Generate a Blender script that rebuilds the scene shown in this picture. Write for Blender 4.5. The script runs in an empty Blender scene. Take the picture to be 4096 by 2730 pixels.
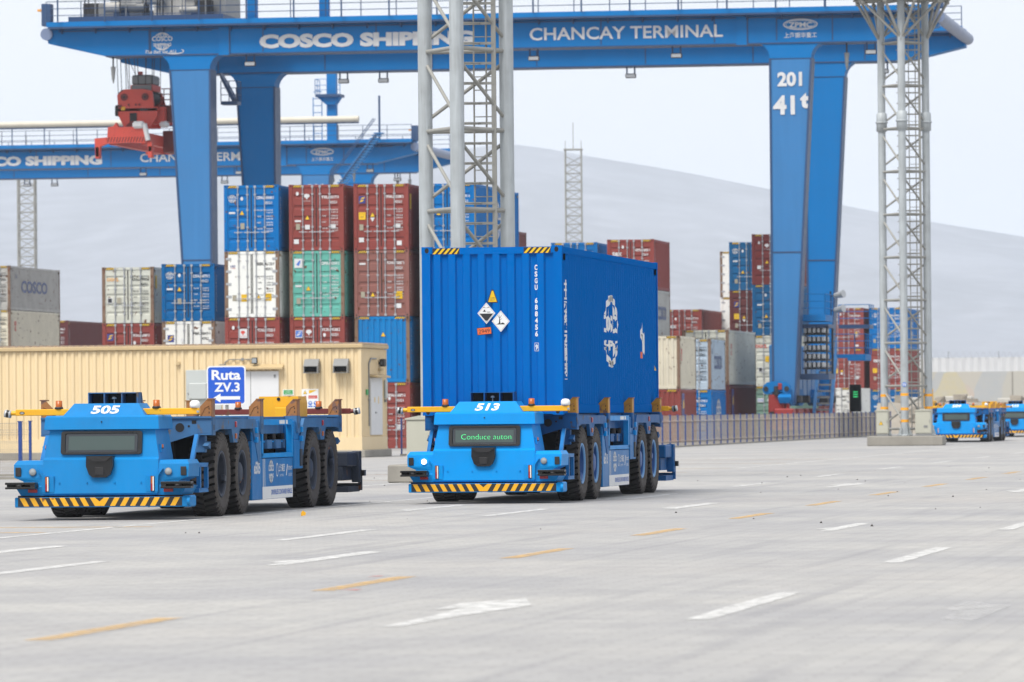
import bpy, bmesh, math, random
from mathutils import Vector, Matrix
R = math.radians
rnd = random.Random(7)
scene = bpy.context.scene
COL = scene.collection

# ------------------------------------------------------------------ camera
cam_d = bpy.data.cameras.new("camera")
cam_d.lens = 199.86
cam_d.sensor_width = 36.0
cam_d.clip_start = 1.0
cam_d.clip_end = 30000
cam = bpy.data.objects.new("camera", cam_d)
COL.objects.link(cam)
yaw, pitch, roll = 0.1608, 0.0125, -0.0091
fw = Vector((-math.sin(yaw)*math.cos(pitch), math.cos(yaw)*math.cos(pitch), math.sin(pitch)))
r0 = Vector((math.cos(yaw), math.sin(yaw), 0)); u0 = r0.cross(fw)
rv = math.cos(roll)*r0 + math.sin(roll)*u0
uv = -math.sin(roll)*r0 + math.cos(roll)*u0
cam.matrix_world = Matrix(((rv.x, uv.x, -fw.x, 0), (rv.y, uv.y, -fw.y, 0), (rv.z, uv.z, -fw.z, 1.55), (0, 0, 0, 1)))
cam_d.dof.use_dof = True
cam_d.dof.focus_distance = 93
cam_d.dof.aperture_fstop = 5.0
scene.camera = cam

# ------------------------------------------------------------------ sky, sun, exposure
SUN_EL, SUN_AZ = 57, 203      # direction towards the sun: azimuth clockwise from +Y
w = bpy.data.worlds.new("World"); scene.world = w; w.use_nodes = True
nt = w.node_tree; nt.nodes.clear()
sky = nt.nodes.new("ShaderNodeTexSky"); sky.sky_type = 'NISHITA'; sky.sun_disc = False
sky.sun_elevation = R(SUN_EL); sky.sun_rotation = R(SUN_AZ); sky.dust_density = 4; sky.air_density = 1.0
cl = nt.nodes.new("ShaderNodeTexNoise"); cl.inputs["Scale"].default_value = 2.2; cl.inputs["Detail"].default_value = 4
tc = nt.nodes.new("ShaderNodeTexCoord"); mp = nt.nodes.new("ShaderNodeMapping"); mp.inputs["Scale"].default_value = (1, 1, 5)
nt.links.new(tc.outputs["Generated"], mp.inputs[0]); nt.links.new(mp.outputs[0], cl.inputs["Vector"])
cr = nt.nodes.new("ShaderNodeValToRGB")
cr.color_ramp.elements[0].position = .3; cr.color_ramp.elements[0].color = (4.06, 4.12, 4.40, 1)
cr.color_ramp.elements[1].position = .7; cr.color_ramp.elements[1].color = (4.48, 4.5, 4.62, 1)
nt.links.new(cl.outputs["Fac"], cr.inputs[0])
mx = nt.nodes.new("ShaderNodeMixRGB"); mx.inputs[0].default_value = .9
nt.links.new(sky.outputs[0], mx.inputs[1]); nt.links.new(cr.outputs[0], mx.inputs[2])
bg = nt.nodes.new("ShaderNodeBackground"); bg.inputs[1].default_value = 0.086
nt.links.new(mx.outputs[0], bg.inputs[0])
wo = nt.nodes.new("ShaderNodeOutputWorld"); nt.links.new(bg.outputs[0], wo.inputs[0])

sl = bpy.data.lights.new("sun", 'SUN'); sl.energy = 1.5; sl.angle = R(24); sl.color = (1, .96, .9)
so = bpy.data.objects.new("sun", sl); COL.objects.link(so)
sd = Vector((math.sin(R(SUN_AZ))*math.cos(R(SUN_EL)), math.cos(R(SUN_AZ))*math.cos(R(SUN_EL)), math.sin(R(SUN_EL))))
so.rotation_euler = (-sd).to_track_quat('-Z', 'Y').to_euler()
vs = scene.view_settings
vs.view_transform = 'Standard'; vs.look = 'None'; vs.exposure = 1.45; vs.gamma = 1.0; vs.use_curve_mapping = False
scene.cycles.use_denoising = True
scene.cycles.volume_bounces = 1
scene.cycles.max_bounces = 6

# ------------------------------------------------------------------ helpers
def lin(c):
    return tuple(((x/255)/12.92 if x/255 <= .04045 else ((x/255+.055)/1.055)**2.4) for x in c)

MATS = {}
def mat(name, rgb, rough=.5, dirt=.12, wear=0.0, metal=0.0, bump=0.0, scale=1.0, streak=.1, k=1.0, emit=0, rust=(96, 60, 38), spec=.5, cut=.66):
    """painted / metal / concrete surface: sRGB colour, soft dirt, vertical streaks, chipped or rusty wear"""
    if name in MATS: return MATS[name]
    m = bpy.data.materials.new(name); m.use_nodes = True
    t = m.node_tree; n = t.nodes; L = t.links
    b = n["Principled BSDF"]
    c = tuple(x*k for x in lin(rgb))
    b.inputs["Roughness"].default_value = rough; b.inputs["Metallic"].default_value = metal
    b.inputs["Specular IOR Level"].default_value = spec
    if emit:
        b.inputs["Emission Color"].default_value = (*c, 1); b.inputs["Emission Strength"].default_value = emit
    tcn = n.new("ShaderNodeTexCoord"); oi = n.new("ShaderNodeObjectInfo")
    mul = n.new("ShaderNodeMath"); mul.operation = 'MULTIPLY'; mul.inputs[1].default_value = 57.0
    L.new(oi.outputs["Random"], mul.inputs[0])
    ad = n.new("ShaderNodeVectorMath"); ad.operation = 'ADD'
    L.new(tcn.outputs["Object"], ad.inputs[0]); L.new(mul.outputs[0], ad.inputs[1])
    def noise(sc, det, mapping=None):
        q = n.new("ShaderNodeTexNoise"); q.inputs["Scale"].default_value = sc; q.inputs["Detail"].default_value = det
        src = ad.outputs[0]
        if mapping:
            mm = n.new("ShaderNodeMapping"); mm.inputs["Scale"].default_value = mapping; L.new(src, mm.inputs[0]); src = mm.outputs[0]
        L.new(src, q.inputs["Vector"]); return q.outputs["Fac"]
    def ramp(src, a, bb):
        r = n.new("ShaderNodeMapRange"); r.inputs[1].default_value = a; r.inputs[2].default_value = bb; L.new(src, r.inputs[0]); return r.outputs[0]
    def mix(fac, c1, c2):
        x = n.new("ShaderNodeMixRGB"); L.new(fac, x.inputs[0])
        for i, cc in ((1, c1), (2, c2)):
            if isinstance(cc, tuple): x.inputs[i].default_value = (*cc, 1)
            else: L.new(cc, x.inputs[i])
        return x.outputs[0]
    def scaled(src, f):
        q = n.new("ShaderNodeMath"); q.operation = 'MULTIPLY'; L.new(src, q.inputs[0]); q.inputs[1].default_value = f; return q.outputs[0]
    dcol = tuple(x*.62 + y*(.05 + .2*min(c)) for x, y in zip(c, (.30, .27, .24)))
    cur = mix(scaled(ramp(noise(1.3*scale, 5), .35, .75), dirt*2.2), c, dcol)
    if streak:
        scol = tuple(min(1, x*1.12 + .012) for x in c)
        cur = mix(scaled(ramp(noise(2.0*scale, 4, (4, 4, .25)), .45, .75), streak*2), cur, scol)
    if wear:
        f = ramp(noise(5*scale, 9), cut-wear*.25, cut-wear*.25+.05)
        cur = mix(f, cur, lin(rust))
    L.new(cur, b.inputs["Base Color"])
    if bump:
        bp = n.new("ShaderNodeBump"); bp.inputs["Strength"].default_value = bump; bp.inputs["Distance"].default_value = .02
        L.new(noise(9*scale, 5), bp.inputs["Height"]); L.new(bp.outputs[0], b.inputs["Normal"])
    rr = n.new("ShaderNodeMapRange"); rr.inputs[3].default_value = max(0, rough-.1); rr.inputs[4].default_value = min(1, rough+.15)
    L.new(noise(3*scale, 4), rr.inputs[0]); L.new(rr.outputs[0], b.inputs["Roughness"])
    MATS[name] = m
    return m

TXT = {}
def text_geo(body, bold=0.0, res=3):
    key = (body, bold)
    if key in TXT: return TXT[key]
    cu = bpy.data.curves.new("lettering_curve", 'FONT'); cu.body = body; cu.size = 1; cu.resolution_u = res; cu.offset = bold
    ob = bpy.data.objects.new("lettering_curve", cu); me = ob.to_mesh()
    vs_ = [(v.co.x, v.co.y) for v in me.vertices]; fs = [tuple(p.vertices) for p in me.polygons]
    ob.to_mesh_clear(); bpy.data.objects.remove(ob); bpy.data.curves.remove(cu)
    TXT[key] = (vs_, fs)
    return TXT[key]

class MB:
    """collects shapes and links them as ONE mesh object"""
    def __init__(s): s.v = []; s.f = []; s.m = []; s.s = []
    def add(s, vs_, fs, m=0, smooth=False, M=None):
        o = len(s.v)
        if M is not None: vs_ = [tuple(M @ Vector(p)) for p in vs_]
        s.v += [tuple(p) for p in vs_]
        for f in fs: s.f.append(tuple(i+o for i in f)); s.m.append(m); s.s.append(smooth)
    def box(s, x0, x1, y0, y1, z0, z1, m=0, bev=0.0, M=None):
        if x0 > x1: x0, x1 = x1, x0
        if not bev:
            vs_ = [(x, y, z) for x in (x0, x1) for y in (y0, y1) for z in (z0, z1)]
            s.add(vs_, [(0, 1, 3, 2), (4, 6, 7, 5), (0, 4, 5, 1), (2, 3, 7, 6), (0, 2, 6, 4), (1, 5, 7, 3)], m, False, M); return
        bev = min(bev, (x1-x0)*.45, (y1-y0)*.45, (z1-z0)*.45)
        c = ((x0+x1)/2, (y0+y1)/2, (z0+z1)/2); h = ((x1-x0)/2, (y1-y0)/2, (z1-z0)/2)
        vs_ = []; idx = {}
        for sx in (-1, 1):
            for sy in (-1, 1):
                for sz in (-1, 1):
                    sg = (sx, sy, sz)
                    for a in range(3):
                        idx[(sg, a)] = len(vs_)
                        vs_.append(tuple(c[i] + sg[i]*(h[i] - (0 if i == a else bev)) for i in range(3)))
        fs = []
        for a in range(3):
            b, d = (a+1) % 3, (a+2) % 3
            for sa in (-1, 1):
                q = []
                for sb, sdd in ((-1, -1), (1, -1), (1, 1), (-1, 1)):
                    sg = [0]*3; sg[a] = sa; sg[b] = sb; sg[d] = sdd; q.append(idx[(tuple(sg), a)])
                fs.append(tuple(q if sa > 0 else q[::-1]))
            for sb in (-1, 1):
                for sdd in (-1, 1):
                    g1 = [0]*3; g2 = [0]*3; g1[a] = -1; g2[a] = 1
                    for g in (g1, g2): g[b] = sb; g[d] = sdd
                    q = [idx[(tuple(g1), b)], idx[(tuple(g2), b)], idx[(tuple(g2), d)], idx[(tuple(g1), d)]]
                    fs.append(tuple(q if sb*sdd > 0 else q[::-1]))
        for sx in (-1, 1):
            for sy in (-1, 1):
                for sz in (-1, 1):
                    q = [idx[((sx, sy, sz), a)] for a in range(3)]
                    fs.append(tuple(q if sx*sy*sz > 0 else q[::-1]))
        s.add(vs_, fs, m, False, M)
    def prism(s, poly, axis, a, b, m=0, M=None):
        n = len(poly)
        def P(p, t):
            return {'x': (t, p[0], p[1]), 'y': (p[0], t, p[1]), 'z': (p[0], p[1], t)}[axis]
        vs_ = [P(p, a) for p in poly] + [P(p, b) for p in poly]
        fs = [tuple(range(n)), tuple(range(2*n-1, n-1, -1))] + [(i, i+n, (i+1) % n + n, (i+1) % n) for i in range(n)]
        s.add(vs_, fs, m, False, M)
    def hexa(s, q0, q1, m=0):
        """solid between two quads"""
        s.add(list(q0)+list(q1), [(0, 1, 2, 3), (7, 6, 5, 4), (0, 4, 5, 1), (1, 5, 6, 2), (2, 6, 7, 3), (3, 7, 4, 0)], m)
    def cyl(s, p0, p1, r0, r1=None, n=12, m=0, caps=True, smooth=True):
        p0, p1 = Vector(p0), Vector(p1); r1 = r0 if r1 is None else r1
        d = (p1-p0).normalized(); a = d.orthogonal().normalized(); b = d.cross(a)
        vs_ = []
        for p, r in ((p0, r0), (p1, r1)):
            for i in range(n):
                t = 2*math.pi*i/n; vs_.append(tuple(p + r*(math.cos(t)*a + math.sin(t)*b)))
        s.add(vs_, [(i, (i+1) % n, (i+1) % n + n, i+n) for i in range(n)], m, smooth)
        if caps: s.add(vs_, [tuple(range(n-1, -1, -1)), tuple(range(n, 2*n))], m, False)
    def tube(s, pts, r, n=6, m=0):
        for a, b in zip(pts, pts[1:]): s.cyl(a, b, r, n=n, m=m)
    def lathe(s, prof, axis='x', c=(0, 0, 0), n=24, m=0, smooth=True):
        """profile of (radius, position along axis)"""
        vs_ = []
        for r, t in prof:
            for i in range(n):
                a = 2*math.pi*i/n; ca, sa = r*math.cos(a), r*math.sin(a)
                p = {'x': (t, ca, sa), 'y': (ca, t, sa), 'z': (ca, sa, t)}[axis]
                vs_.append((p[0]+c[0], p[1]+c[1], p[2]+c[2]))
        fs = []
        for j in range(len(prof)-1):
            for i in range(n): fs.append((j*n+i, j*n+(i+1) % n, (j+1)*n+(i+1) % n, (j+1)*n+i))
        s.add(vs_, fs, m, smooth)
    def text(s, body, x, y, size, M, m=0, bold=0.0, align='c', sx=1.0, shear=0.0, width=None, stack=False):
        """flat lettering in the local XY plane of matrix M"""
        if stack:
            for i, ch in enumerate(body):
                if ch != ' ': s.text(ch, x, y - i*size*1.02, size, M, m, bold, 'c', sx)
            return
        vs_, fs = text_geo(body, bold)
        if not vs_: return
        x0 = min(p[0] for p in vs_); x1 = max(p[0] for p in vs_)
        if width: sx = width/((x1-x0)*size)
        off = {'c': (x0+x1)/2, 'l': x0, 'r': x1}[align]
        s.add([((p[0]-off)*size*sx + x + shear*p[1]*size, p[1]*size + y, 0) for p in vs_], fs, m, False, M)
    def ring(s, cx, cy, rx, ry, wd, M, m=0, n=24, a0=0, a1=2*math.pi):
        vs_ = []
        for i in range(n+1):
            a = a0+(a1-a0)*i/n
            vs_ += [(cx+rx*math.cos(a), cy+ry*math.sin(a), 0), (cx+(rx-wd)*math.cos(a), cy+(ry-wd)*math.sin(a), 0)]
        s.add(vs_, [(2*i, 2*i+2, 2*i+3, 2*i+1) for i in range(n)], m, False, M)
    def poly(s, pts, M, m=0, z=0.0):
        s.add([(p[0], p[1], z) for p in pts], [tuple(range(len(pts)))], m, False, M)
    def rect(s, x0, x1, y0, y1, M, m=0, z=0.0): s.poly([(x0, y0), (x1, y0), (x1, y1), (x0, y1)], M, m, z)
    def disc(s, cx, cy, r, M, m=0, ry=None, n=16, z=0.0):
        s.poly([(cx+r*math.cos(2*math.pi*i/n), cy+(ry or r)*math.sin(2*math.pi*i/n)) for i in range(n)], M, m, z)
    def mesh(s, name, mats):
        me = bpy.data.meshes.new(name)
        me.from_pydata(s.v, [], s.f)
        for x in mats: me.materials.append(x)
        me.polygons.foreach_set("material_index", s.m)
        me.polygons.foreach_set("use_smooth", s.s)
        me.update()
        return me
    def build(s, name, mats, parent=None, loc=(0, 0, 0), rz=0.0, fix=True):
        me = s.mesh(name, mats)
        if fix:
            b = bmesh.new(); b.from_mesh(me); bmesh.ops.recalc_face_normals(b, faces=b.faces); b.to_mesh(me); b.free()
        return place(name, me, parent, loc, rz)

def place(name, me, parent=None, loc=(0, 0, 0), rz=0.0):
    o = bpy.data.objects.new(name, me); COL.objects.link(o)
    o.parent = parent; o.location = loc; o.rotation_euler = (0, 0, rz)
    return o
def empty(name, loc=(0, 0, 0), rz=0.0):
    o = bpy.data.objects.new(name, None); COL.objects.link(o); o.location = loc; o.rotation_euler = (0, 0, rz); o.empty_display_size = .2
    return o
def tag(o, label=None, cat=None, group=None, kind=None):
    if label: o["label"] = label
    if cat: o["category"] = cat
    if group: o["group"] = group
    if kind: o["kind"] = kind
    return o
def copy_tree(o, parent=None):
    c = o.copy(); COL.objects.link(c); c.parent = parent
    for ch in list(o.children): copy_tree(ch, c)
    return c
def front(y, x=0, z=0):      # local XY plane -> upright plane facing -Y at depth y
    return Matrix(((1, 0, 0, x), (0, 0, -1, y), (0, 1, 0, z), (0, 0, 0, 1)))
def right(x, y=0, z=0):      # upright plane facing +X; local x runs towards +Y
    return Matrix(((0, 0, 1, x), (1, 0, 0, y), (0, 1, 0, z), (0, 0, 0, 1)))
def top(z, x=0, y=0):
    return Matrix(((1, 0, 0, x), (0, 1, 0, y), (0, 0, 1, z), (0, 0, 0, 1)))

# ------------------------------------------------------------------ materials
K = .62
agv_blue = mat("agv_blue_paint", (0, 160, 246), .4, .16, .0, k=.70, streak=.05, spec=.12)
agv_dark = mat("agv_frame_blue_paint", (10, 108, 182), .5, .25, .10, k=K, spec=.15, rust=(70, 66, 66))
agv_worn = mat("agv_worn_blue_paint", (14, 146, 222), .5, .30, .0, k=.66, streak=.12, spec=.15)
agv_dusty = mat("agv_dusty_frame_paint", (78, 136, 192), .6, .45, .15, k=K, rust=(96, 92, 92), spec=.15)
agv_side = mat("agv_side_blue_paint", (30, 136, 214), .4, .15, .0, k=K, spec=.15)
yellow = mat("yellow_paint", (246, 182, 14), .45, .15, .03, k=.8)
guide_y = mat("worn_yellow_paint", (205, 145, 30), .55, .3, .22, k=.75, rust=(110, 78, 60))
guide_r = mat("rusty_guide_steel", (176, 118, 62), .65, .4, .5, k=.7, rust=(112, 82, 70))
black = mat("black_plastic", (16, 17, 20), .3, .05, k=.7, streak=0)
blackm = mat("matt_black_paint", (30, 30, 34), .6, .2, k=.7)
dark = mat("dark_parts_and_shade", (12, 16, 24), .7, .2, k=.7)  # dark parts, plus shade painted into holes and gaps
rubber = mat("tyre_rubber", (84, 78, 74), .85, .5, k=.62, bump=.3, streak=.25)
tread = mat("tread_rubber", (62, 60, 60), .85, .3, k=.6, bump=.2, streak=0)
groove = mat("tyre_groove_shade", (24, 24, 26), .95, .1, k=.5, streak=0)  # rubber darkened: shade between the lugs put into the colour
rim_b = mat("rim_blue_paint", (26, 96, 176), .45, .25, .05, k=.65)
rim_l = mat("rim_flange_lit_paint", (96, 164, 226), .45, .2, k=.7)  # rim blue lightened: light on the flange put into the colour
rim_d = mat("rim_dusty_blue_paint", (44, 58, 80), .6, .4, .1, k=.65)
white = mat("white_paint", (240, 242, 242), .5, .05, k=.8, streak=0)
wornwhite = mat("faded_white_lettering", (232, 234, 236), .6, .25, k=.75, streak=.1)
screen = mat("display_glass", (70, 86, 84), .08, .05, k=.8, streak=0)
screen_k = mat("display_dark_glass", (58, 64, 70), .1, .05, k=.7, streak=0)
led_green = mat("green_led", (60, 225, 130), .5, 0, emit=.28, streak=0)
lamp_on = mat("lit_headlamp", (255, 255, 250), .3, 0, emit=2.0, streak=0)
lampglass = mat("lamp_glass", (170, 178, 182), .15, .05, k=.7, streak=0)
amber = mat("amber_lens", (214, 108, 10), .3, .1, k=.62, streak=0)
redlens = mat("red_reflector", (170, 24, 34), .3, .1, k=.8, streak=0)
grey = mat("grey_steel", (150, 152, 152), .5, .2, k=.7)
silver = mat("brushed_silver", (205, 208, 210), .35, .1, k=.75, metal=.4)
darkred = mat("dark_red_primer", (128, 44, 40), .6, .2, .06, k=.7)
stick_y = mat("warning_yellow", (240, 194, 12), .5, .03, k=.8, streak=0)
stick_k = mat("sticker_black", (36, 38, 42), .5, .03, k=.8, streak=0)
stick_o = mat("orange_placard", (238, 112, 58), .5, .05, k=.8, streak=0)
galv = mat("galvanised_steel", (192, 200, 204), .5, .35, 0, metal=.15, k=.70, streak=.5, scale=1.6)
galv_d = mat("galvanised_bracing", (168, 168, 162), .55, .25, 0, metal=.1, k=.72, streak=.2)
conc = mat("concrete", (176, 172, 162), .9, .3, bump=.4, k=.62, streak=.15)
crane_b = mat("crane_blue_paint", (0, 128, 205), .5, .10, .0, k=.70, streak=.08, scale=.25, spec=.1)
crane_leg = mat("crane_leg_lit_blue_paint", (48, 138, 208), .45, .12, .0, k=K, streak=.2, scale=.3)  # crane blue lightened: sheen of the lit front legs put into the colour
crane_d = mat("crane_trim_blue_paint", (38, 82, 132), .5, .2, k=K)
spred = mat("spreader_red_paint", (236, 84, 66), .5, .15, .02, k=.74, rust=(90, 40, 40))
bogie_r = mat("bogie_red_paint", (170, 44, 40), .5, .2, .03, k=.7)
beige = mat("beige_building_paint", (252, 228, 182), .55, .08, 0, k=.70, streak=.12, scale=.5)
beige_d = mat("beige_trim_paint", (222, 196, 148), .6, .15, 0, k=.66, streak=.1)
fence_b = mat("fence_blue_paint", (20, 72, 156), .5, .15, k=.65)
wire = mat("galvanised_wire", (190, 180, 166), .6, .1, k=.62, streak=0)
cab_m = mat("cabinet_cream_paint", (206, 206, 190), .5, .1, k=.68)
bandy = mat("yellow_band_tape", (255, 176, 10), .5, .05, k=.82, streak=0)
signblue = mat("road_sign_blue", (14, 92, 214), .4, .04, k=.75, streak=0)
green_s = mat("green_sign", (60, 170, 92), .5, .04, k=.75, streak=0)

# ------------------------------------------------------------------ ground and markings
def ground_mat():
    m = bpy.data.materials.new("concrete_pavers"); m.use_nodes = True
    t = m.node_tree; n = t.nodes; L = t.links; b = n["Principled BSDF"]
    tcn = n.new("ShaderNodeTexCoord")
    def noise(sc, det, mp_=(1, 1, 1), rough=.5):
        mm = n.new("ShaderNodeMapping"); mm.inputs["Scale"].default_value = mp_; L.new(tcn.outputs["Object"], mm.inputs[0])
        q = n.new("ShaderNodeTexNoise"); q.inputs["Scale"].default_value = sc; q.inputs["Detail"].default_value = det; q.inputs["Roughness"].default_value = rough
        L.new(mm.outputs[0], q.inputs["Vector"]); return q.outputs["Fac"]
    def mr(src, a, bb, c=0., d=1.):
        r = n.new("ShaderNodeMapRange"); r.inputs[1].default_value = a; r.inputs[2].default_value = bb; r.inputs[3].default_value = c; r.inputs[4].default_value = d
        L.new(src, r.inputs[0]); return r.outputs[0]
    def mix(f, a, bb, mode='MIX'):
        x = n.new("ShaderNodeMixRGB"); x.blend_type = mode
        if isinstance(f, float): x.inputs[0].default_value = f
        else: L.new(f, x.inputs[0])
        for i, cc in ((1, a), (2, bb)):
            if isinstance(cc, tuple): x.inputs[i].default_value = (*cc, 1)
            else: L.new(cc, x.inputs[i])
        return x.outputs[0]
    c1, c2, c3 = (.412, .404, .376), (.312, .310, .308), (.412, .378, .338)
    cur = mix(mr(noise(.16, 6, (1, 1, 1), .6), .40, .64), c1, c2)
    cur = mix(mr(noise(.07, 3), .52, .75, 0, .55), cur, c3)
    cur = mix(mr(noise(1.1, 6, (1, .35, 1), .7), .45, .75, 0, .45), cur, (.23, .23, .238))     # drive lane grime
    cur = mix(mr(noise(.9, 4, (3, .06, 1)), .56, .72, 0, .5), cur, (.21, .21, .218))
    cur = mix(mr(noise(.5, 5, (.5, 2.2, 1)), .56, .74, 0, .4), cur, (.25, .25, .265))
    cur = mix(mr(noise(2.6, 2), .70, .76, 0, .45), cur, (.17, .165, .16))           # tyre tracks along the lanes
    br = n.new("ShaderNodeTexBrick"); br.inputs["Scale"].default_value = 1.0; br.inputs["Brick Width"].default_value = .42; br.inputs["Row Height"].default_value = .21
    br.inputs["Mortar Size"].default_value = .012; br.inputs["Color1"].default_value = (1, 1, 1, 1); br.inputs["Color2"].default_value = (.82, .82, .83, 1); br.inputs["Mortar"].default_value = (.64, .63, .62, 1)
    L.new(tcn.outputs["Object"], br.inputs["Vector"])
    cur = mix(.8, cur, br.outputs["Color"], 'MULTIPLY')
    cur = mix(mr(noise(9, 4), .35, .8, 0, .6), cur, (.24, .235, .235))
    L.new(cur, b.inputs["Base Color"])
    b.inputs["Roughness"].default_value = .62; b.inputs["Specular IOR Level"].default_value = .35
    bp = n.new("ShaderNodeBump"); bp.inputs["Strength"].default_value = .35; bp.inputs["Distance"].default_value = .02
    L.new(noise(5, 6), bp.inputs["Height"]); L.new(bp.outputs[0], b.inputs["Normal"])
    return m
g = MB(); S_ = 12500
g.add([(-S_, -300, 0), (S_, -300, 0), (S_, 14000, 0), (-S_, 14000, 0)], [(0, 1, 2, 3)])
tag(g.build("ground", [ground_mat()]), kind="structure")

def marking_mat(name, rgb, lo, hi):
    m = bpy.data.materials.new(name); m.use_nodes = True
    t = m.node_tree; n = t.nodes; L = t.links; b = n["Principled BSDF"]
    b.inputs["Base Color"].default_value = (*rgb, 1); b.inputs["Roughness"].default_value = .6
    tcn = n.new("ShaderNodeTexCoord"); q = n.new("ShaderNodeTexNoise"); q.inputs["Scale"].default_value = 5; q.inputs["Detail"].default_value = 8; q.inputs["Roughness"].default_value = .65
    L.new(tcn.outputs["Object"], q.inputs["Vector"])
    r = n.new("ShaderNodeMapRange"); r.inputs[1].default_value = lo; r.inputs[2].default_value = hi; L.new(q.outputs["Fac"], r.inputs[0])
    tr = n.new("ShaderNodeBsdfTransparent"); ms = n.new("ShaderNodeMixShader"); L.new(r.outputs[0], ms.inputs[0])
    L.new(b.outputs[0], ms.inputs[1]); L.new(tr.outputs[0], ms.inputs[2])
    L.new(ms.outputs[0], n["Material Output"].inputs[0])
    return m
mk_w = marking_mat("white_road_paint", (.58, .58, .56), .40, .78)
mk_y = marking_mat("yellow_road_paint", (.60, .38, .13), .30, .72)
mk_r = marking_mat("red_road_paint", (.62, .16, .13), .42, .62)
def strip(mb, x, y0, y1, wd=.16, z=.004, jag=True):
    n = max(2, int((y1-y0)/.6)) if jag else 1
    pts = [(y0+(y1-y0)*i/n) for i in range(n+1)]
    vs_ = []
    for p in pts: vs_ += [(x-wd/2+rnd.uniform(-.012, .012), p, z), (x+wd/2+rnd.uniform(-.012, .012), p, z)]
    mb.add(vs_, [(2*i, 2*i+1, 2*i+3, 2*i+2) for i in range(n)])
wm = MB(); ym = MB(); rm = MB()
for k in range(0, 20):
    strip(wm, -5.4, 41.8+15.2*k, 47.9+15.2*k, .2)
for k in range(-2, 20):
    strip(wm, -14.0, 53.0+15.3*k, 59.0+15.3*k, .2)
    y_ = 38.3+10.55*(k+1); strip(ym, -9.55-.0078*min(50, max(0, y_-39)), y_, y_+4.2, .2)
strip(wm, -18.1, 40, 128, .15); strip(wm, -18.3, 150, 232, .15)
strip(wm, -1.2, 44, 50, .2); strip(wm, -1.2, 60, 66, .2); strip(wm, -1.2, 78, 84, .2); strip(wm, -1.2, 100, 106, .2); strip(wm, -1.2, 122, 128, .2)
def painted(mb, pts, z=.0042):
    mb.add([(p[0], p[1], z) for p in pts], [tuple(range(len(pts)))])
def arrow(mb, x, y, s=1.0):
    """worn lane arrow: shaft pointing towards -Y with a side branch bending off"""
    painted(mb, [(x-.05*s, y), (x+.08*s, y+.12), (x+.16*s, y+2.1*s), (x+.36*s, y+4.4*s), (x+.02*s, y+6.2*s), (x-.14*s, y+4.5*s), (x-.05*s, y+2.0*s)])
    painted(mb, [(x-.28*s, y+3.5*s), (x-.31*s, y+4.9*s), (x-.09*s, y+5.7*s), (x-.02*s, y+4.6*s), (x-.10*s, y+3.9*s)], .0046)
def straight(mb, x, y, s=1.0):
    painted(mb, [(x-.10*s, y), (x+.10*s, y+.15), (x+.12*s, y+1.7*s), (x+.14*s, y+5.4*s), (x-.10*s, y+5.7*s), (x-.14*s, y+3.8*s)])
    painted(mb, [(x-.32*s, y+1.4*s), (x-.13*s, y+.9*s), (x-.12*s, y+2.4*s)], .0046)
arrow(wm, -7.5, 40.5); straight(wm, -11.75, 57.0); straight(wm, -7.65, 72, .85); straight(wm, -16.1, 88.3)
straight(wm, -11.9, 88.6); arrow(wm, -11.9, 112); straight(wm, -7.6, 104); straight(wm, -3.3, 72, .9); straight(wm, -16.2, 60.5)
fm = MB(); painted(fm, [(-3.60, 41.6), (-3.33, 41.3), (-3.28, 44.6), (-3.57, 45.0)]); painted(fm, [(-3.72, 43.6), (-3.58, 43.2), (-3.56, 45.3), (-3.70, 45.4)], .0046)
tag(fm.build("faded_road_markings", [marking_mat("nearly_worn_off_paint", (.54, .54, .53), .22, .62)], fix=False), kind="structure")
for (a, b, c) in ((-22.6, -17.6, 77.0), (-23, -18.3, 73.6)):
    ym.add([(a, c, .004), (b, c, .004), (b, c+.35, .004), (a, c+.35, .004)], [(0, 1, 2, 3)])
for c in (128.5, 141, 150, 163, 176):
    ym.add([(-27, c, .004), (-18.5, c, .004), (-18.5, c+.35, .004), (-27, c+.35, .004)], [(0, 1, 2, 3)])
    wm.add([(-30, c+4, .004), (-19, c+4, .004), (-19, c+4.5, .004), (-30, c+4.5, .004)], [(0, 1, 2, 3)])
for k in range(6):
    strip(wm, -22.6, 104+15*k, 110+15*k, .2)
rm.add([(-9.50, 48.95, .0045), (-9.34, 48.95, .0045), (-9.32, 49.2, .0045), (-9.52, 49.15, .0045)], [(0, 1, 2, 3)])
rm.add([(-9.98, 52.9, .0045), (-9.88, 52.9, .0045), (-9.9, 53.3, .0045), (-9.98, 53.2, .0045)], [(0, 1, 2, 3)])
for nm, mb_, mm_ in (("white_road_markings", wm, mk_w), ("yellow_road_markings", ym, mk_y), ("red_road_markings", rm, mk_r)):
    tag(mb_.build(nm, [mm_], fix=False), kind="structure")

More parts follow.
